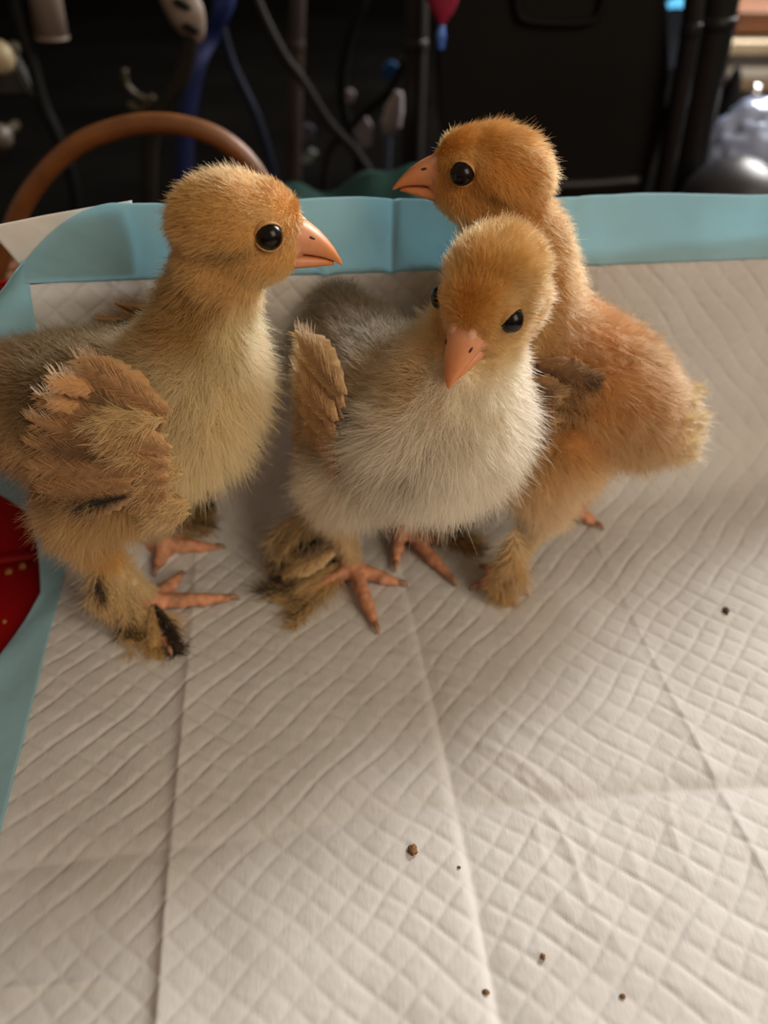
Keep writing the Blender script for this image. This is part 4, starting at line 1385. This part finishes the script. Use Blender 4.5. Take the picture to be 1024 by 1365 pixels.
def right_clutter():
    # shelf unit at the side
    def slab(name, lab, cat, x0, x1, y0, y1, Y, depth, m, bevel=0.002):
        a, b = at(x0, y0, Y), at(x1, y1, Y)
        o = box(name, (0, 0, 0), (b.x - a.x, depth, a.z - b.z), m, bevel=bevel)
        o.location = ((a.x + b.x) / 2, Y + depth / 2, (a.z + b.z) / 2)
        tag(o, lab, cat)
        return o
    root = empty('shelf_unit', (at(1100, 100, 0.9).x, 0.98, -0.012))
    tag(root, 'brown wooden shelf unit with a pale back, beyond the black post', 'shelf')
    def part(name, x0, x1, y0, y1, Y, depth, m):
        a, b = at(x0, y0, Y), at(x1, y1, Y)
        box(name, Vector(((a.x + b.x) / 2, Y + depth / 2, (a.z + b.z) / 2)) - root.location, (b.x - a.x, depth, a.z - b.z), m, root, bevel=0.001)
    part('back_panel', 975, 1250, -120, 330, 1.06, 0.012, M_whitep)
    part('board', 984, 1250, 16, 44, 0.92, 0.14, M_wood)
    part('board', 968, 1250, 262, 286, 0.92, 0.14, M_wood)
    part('side_panel', 1230, 1255, -120, 330, 0.92, 0.14, M_wood)
    za = at(1100, 286, 0.92).z
    for x in (990, 1225):
        q = at(x, 286, 0.92)
        box('leg', Vector((q.x, 0.98, (q.z - 0.012) / 2)) - root.location, (0.03, 0.03, q.z + 0.012), M_wood, root, bevel=0.002)
    slab('book', 'cream paperback lying on top of the pile beyond the black post', 'book', 968, 1120, 56, 74, 0.90, 0.10, M_cream)
    slab('book', 'grey book under the cream paperback in the pile', 'book', 972, 1125, 74, 91, 0.905, 0.10, mat('grey_cover', srgb(92, 86, 84), 0.6, var=0.15))
    slab('book', 'bright white book in the middle of the pile', 'book', 972, 1130, 91, 106, 0.90, 0.10, mat('white_cover', srgb(240, 236, 228), 0.4, var=0.04))
    slab('book', 'tan book under the bright white book', 'book', 980, 1128, 106, 122, 0.902, 0.10, M_tan)
    slab('book', 'black book low in the pile beyond the post', 'book', 976, 1130, 122, 144, 0.905, 0.10, M_blackp)
    slab('book', 'brown tan book at the foot of the pile', 'book', 988, 1130, 144, 162, 0.90, 0.10, mat('brown_tan_cover', srgb(168, 136, 108), 0.6, var=0.12))
    zb = at(1050, 162, 0.9).z
    zs = at(1100, 262, 0.92).z
    o = box('storage_box', (0, 0, 0), (0.13, 0.1, zb - zs - 0.001), M_greyp, bevel=0.003)
    o.location = (at(1060, 162, 0.9).x, 0.95, (zb + zs) / 2)
    tag(o, 'dark grey box carrying the pile of books', 'box')
    # black pointed thing beside the books
    Y = 0.80
    c = at(970, 150, Y)
    root = empty('black_funnel', Vector((c.x, Y, c.z)))
    tag(root, 'black cone beside the pile of books', 'cone')
    h = at(970, 88, Y).z - c.z
    lathe('cone', (0, 0, -0.04), [(0.020, 0), (0.019, 0.01), (0.014, 0.035), (0.004, h + 0.035), (0.002, h + 0.04)], M_blackp, root, 24)
    lathe('rim', (0, 0, -0.042), [(0.019, 0), (0.022, 0.001), (0.022, 0.004), (0.019, 0.005)], M_blackp, root, 24)
    # chrome knob
    p = at(1004, 128, 0.86)
    root = empty('chrome_knob', p)
    tag(root, 'small chrome knob before the black book', 'knob')
    lathe('cap', (0, 0, 0), [(0.001, 0.0105), (0.005, 0.009), (0.0078, 0.004), (0.0078, -0.002), (0.005, -0.006)], M_chrome, root, 20)
    lathe('stem', (0, 0, 0), [(0.003, -0.016), (0.003, -0.005)], M_chrome, root, 12)
    # dark blue screen edge above
    Y = 0.78
    root = empty('small_monitor', at(905, 70, Y))
    tag(root, 'small dark monitor with a glowing blue edge, behind the post', 'monitor')
    P = rel(root, [at(886, -40, Y), at(934, -40, Y), at(930, 96, Y), at(890, 90, Y)])
    bm = bmesh.new()
    a = [bm.verts.new(q) for q in P]; b = [bm.verts.new(q + Vector((0, 0.012, 0))) for q in P]
    bm.faces.new(a); bm.faces.new(b[::-1])
    for i in range(4):
        j = (i + 1) % 4
        bm.faces.new((a[i], a[j], b[j], b[i]))
    bmesh.ops.bevel(bm, geom=list(bm.edges), offset=0.0015, segments=2, affect='EDGES')
    bm_obj('screen', bm, mat('dark_blue_screen', srgb(30, 36, 44), 0.3, var=0.15), root)
    tube('lit_strip', rel(root, [at(890, 8, Y - .003), at(900, 4, Y - .004), at(915, 4, Y - .004), at(928, 2, Y - .003)]), [0.0022, 0.0036, 0.0036, 0.0026], M_glow, root, 16, 10)
    # crumpled pale plastic bag
    Y = 0.64
    ns, nq = 60, 44
    V = []
    rs = random.Random(4)
    out = np.array([(938, 172), (980, 164), (1030, 150), (1090, 150), (1130, 220), (1120, 320), (1040, 330), (980, 320), (940, 300), (928, 240)], float)
    c0 = at(1035, 240, Y)
    bm = bmesh.new()
    bmesh.ops.create_icosphere(bm, subdivisions=5, radius=1.0)
    for v in bm.verts:
        q = v.co.copy()
        n1 = mnoise.noise(q * 1.7 + Vector((3, 1, 2))); n2 = mnoise.noise(q * 4.5); n3 = abs(mnoise.noise(q * 8.0))
        r = 1 + 0.22 * n1 + 0.12 * n2 - 0.10 * n3
        v.co = Vector((q.x * 0.056 * r, q.y * 0.035 * r, q.z * 0.050 * r))
    bag = bm_obj('plastic_bag', bm, M_bag, None, True)
    bag.location = c0 + Vector((0.006, 0.03, 0.002))
    tag(bag, 'crumpled pale blue plastic bag beyond the pad edge', 'bag')
    # dark rounded thing in front of the bag
    root = empty('desk_lamp', Vector((at(955, 262, 0.60).x, 0.58, -0.012)))
    tag(root, 'dark grey domed lamp head in front of the plastic bag', 'lamp')
    q = at(952, 262, 0.58)
    prof = [(0.038, -0.02), (0.0375, -0.005), (0.033, 0.012), (0.024, 0.024), (0.012, 0.031), (0.002, 0.033)]
    lathe('dome', Vector((0.004, 0, q.z + 0.012 - 0.008)), prof, M_greyp, root, 32)
    lathe('stem', (0.004, 0, 0), [(0.008, 0.004), (0.006, 0.01), (0.006, q.z)], M_greyp, root, 16)
    lathe('base', (0.004, 0, 0), [(0.03, 0), (0.03, 0.004), (0.012, 0.007)], M_greyp, root, 24)


right_clutter()

# ------------------------------------------------------------------ crumbs
M_crumb = mat('brown_feed', srgb(128, 92, 58), 0.9, var=0.4, scale=900, bump=0.6, bscale=1500)
M_crumbr = mat('tan_feed', srgb(176, 120, 66), 0.9, var=0.4, scale=900, bump=0.6, bscale=1500)


def crumb(px, py, r, lab, m, z, seed):
    p = on_floor(px, py)
    t = -p.x * math.sin(PA) + p.y * math.cos(PA); s_ = p.x * math.cos(PA) + p.y * math.sin(PA)
    if z is None:
        z = float(pad_relief(np.array([[s_]]), np.array([[t]]))[0, 0])
    bm = bmesh.new()
    bmesh.ops.create_icosphere(bm, subdivisions=3, radius=1.0)
    rs = np.random.RandomState(seed)
    sq = rs.uniform(0.7, 1.2, 3)
    for v in bm.verts:
        q = v.co.copy()
        k = 1 + 0.45 * mnoise.noise(q * 1.8 + Vector((seed, 0, 0))) + 0.25 * mnoise.noise(q * 4 + Vector((0, seed, 0)))
        v.co = Vector((q.x * sq[0], q.y * sq[1], q.z * 0.7)) * r * k
    o = bm_obj('feed_crumb', bm, m, None, True)
    o.location = (p.x, p.y, z + r * 0.5)
    tag(o, lab, 'crumb', 'crumbs of feed')


crumb(550, 1136, 0.0014, 'largest brown crumb on the pad, beside the crossing of the folds', M_crumb, None, 1)
crumb(612, 1158, 0.0005, 'tiny crumb touching the long fold below the fold crossing', M_crumb, None, 2)
crumb(967, 816, 0.0013, 'dark crumb alone on the shaded pad beside the orange chick', mat('dark_feed', srgb(84, 62, 44), 0.9, var=0.4, scale=900), None, 3)
crumb(648, 1322, 0.0007, 'small crumb at the end of the long middle fold', M_crumb, None, 4)
crumb(724, 1275, 0.0007, 'small crumb on a quilted diamond between two folds', M_crumb, None, 5)
crumb(830, 1328, 0.0007, 'small pale brown crumb on the brightest quilting', M_crumb, None, 6)
crumb(27, 745, 0.0016, 'tan crumb on the red bin base close to the blue film', M_crumbr, -0.0045, 7)
crumb(8, 752, 0.0013, 'tan crumb on the red bin base below the wall seam', M_crumbr, -0.0045, 8)
crumb(2, 818, 0.0009, 'tiny tan crumb on the red bin base away from the seam', M_crumbr, -0.0045, 9)
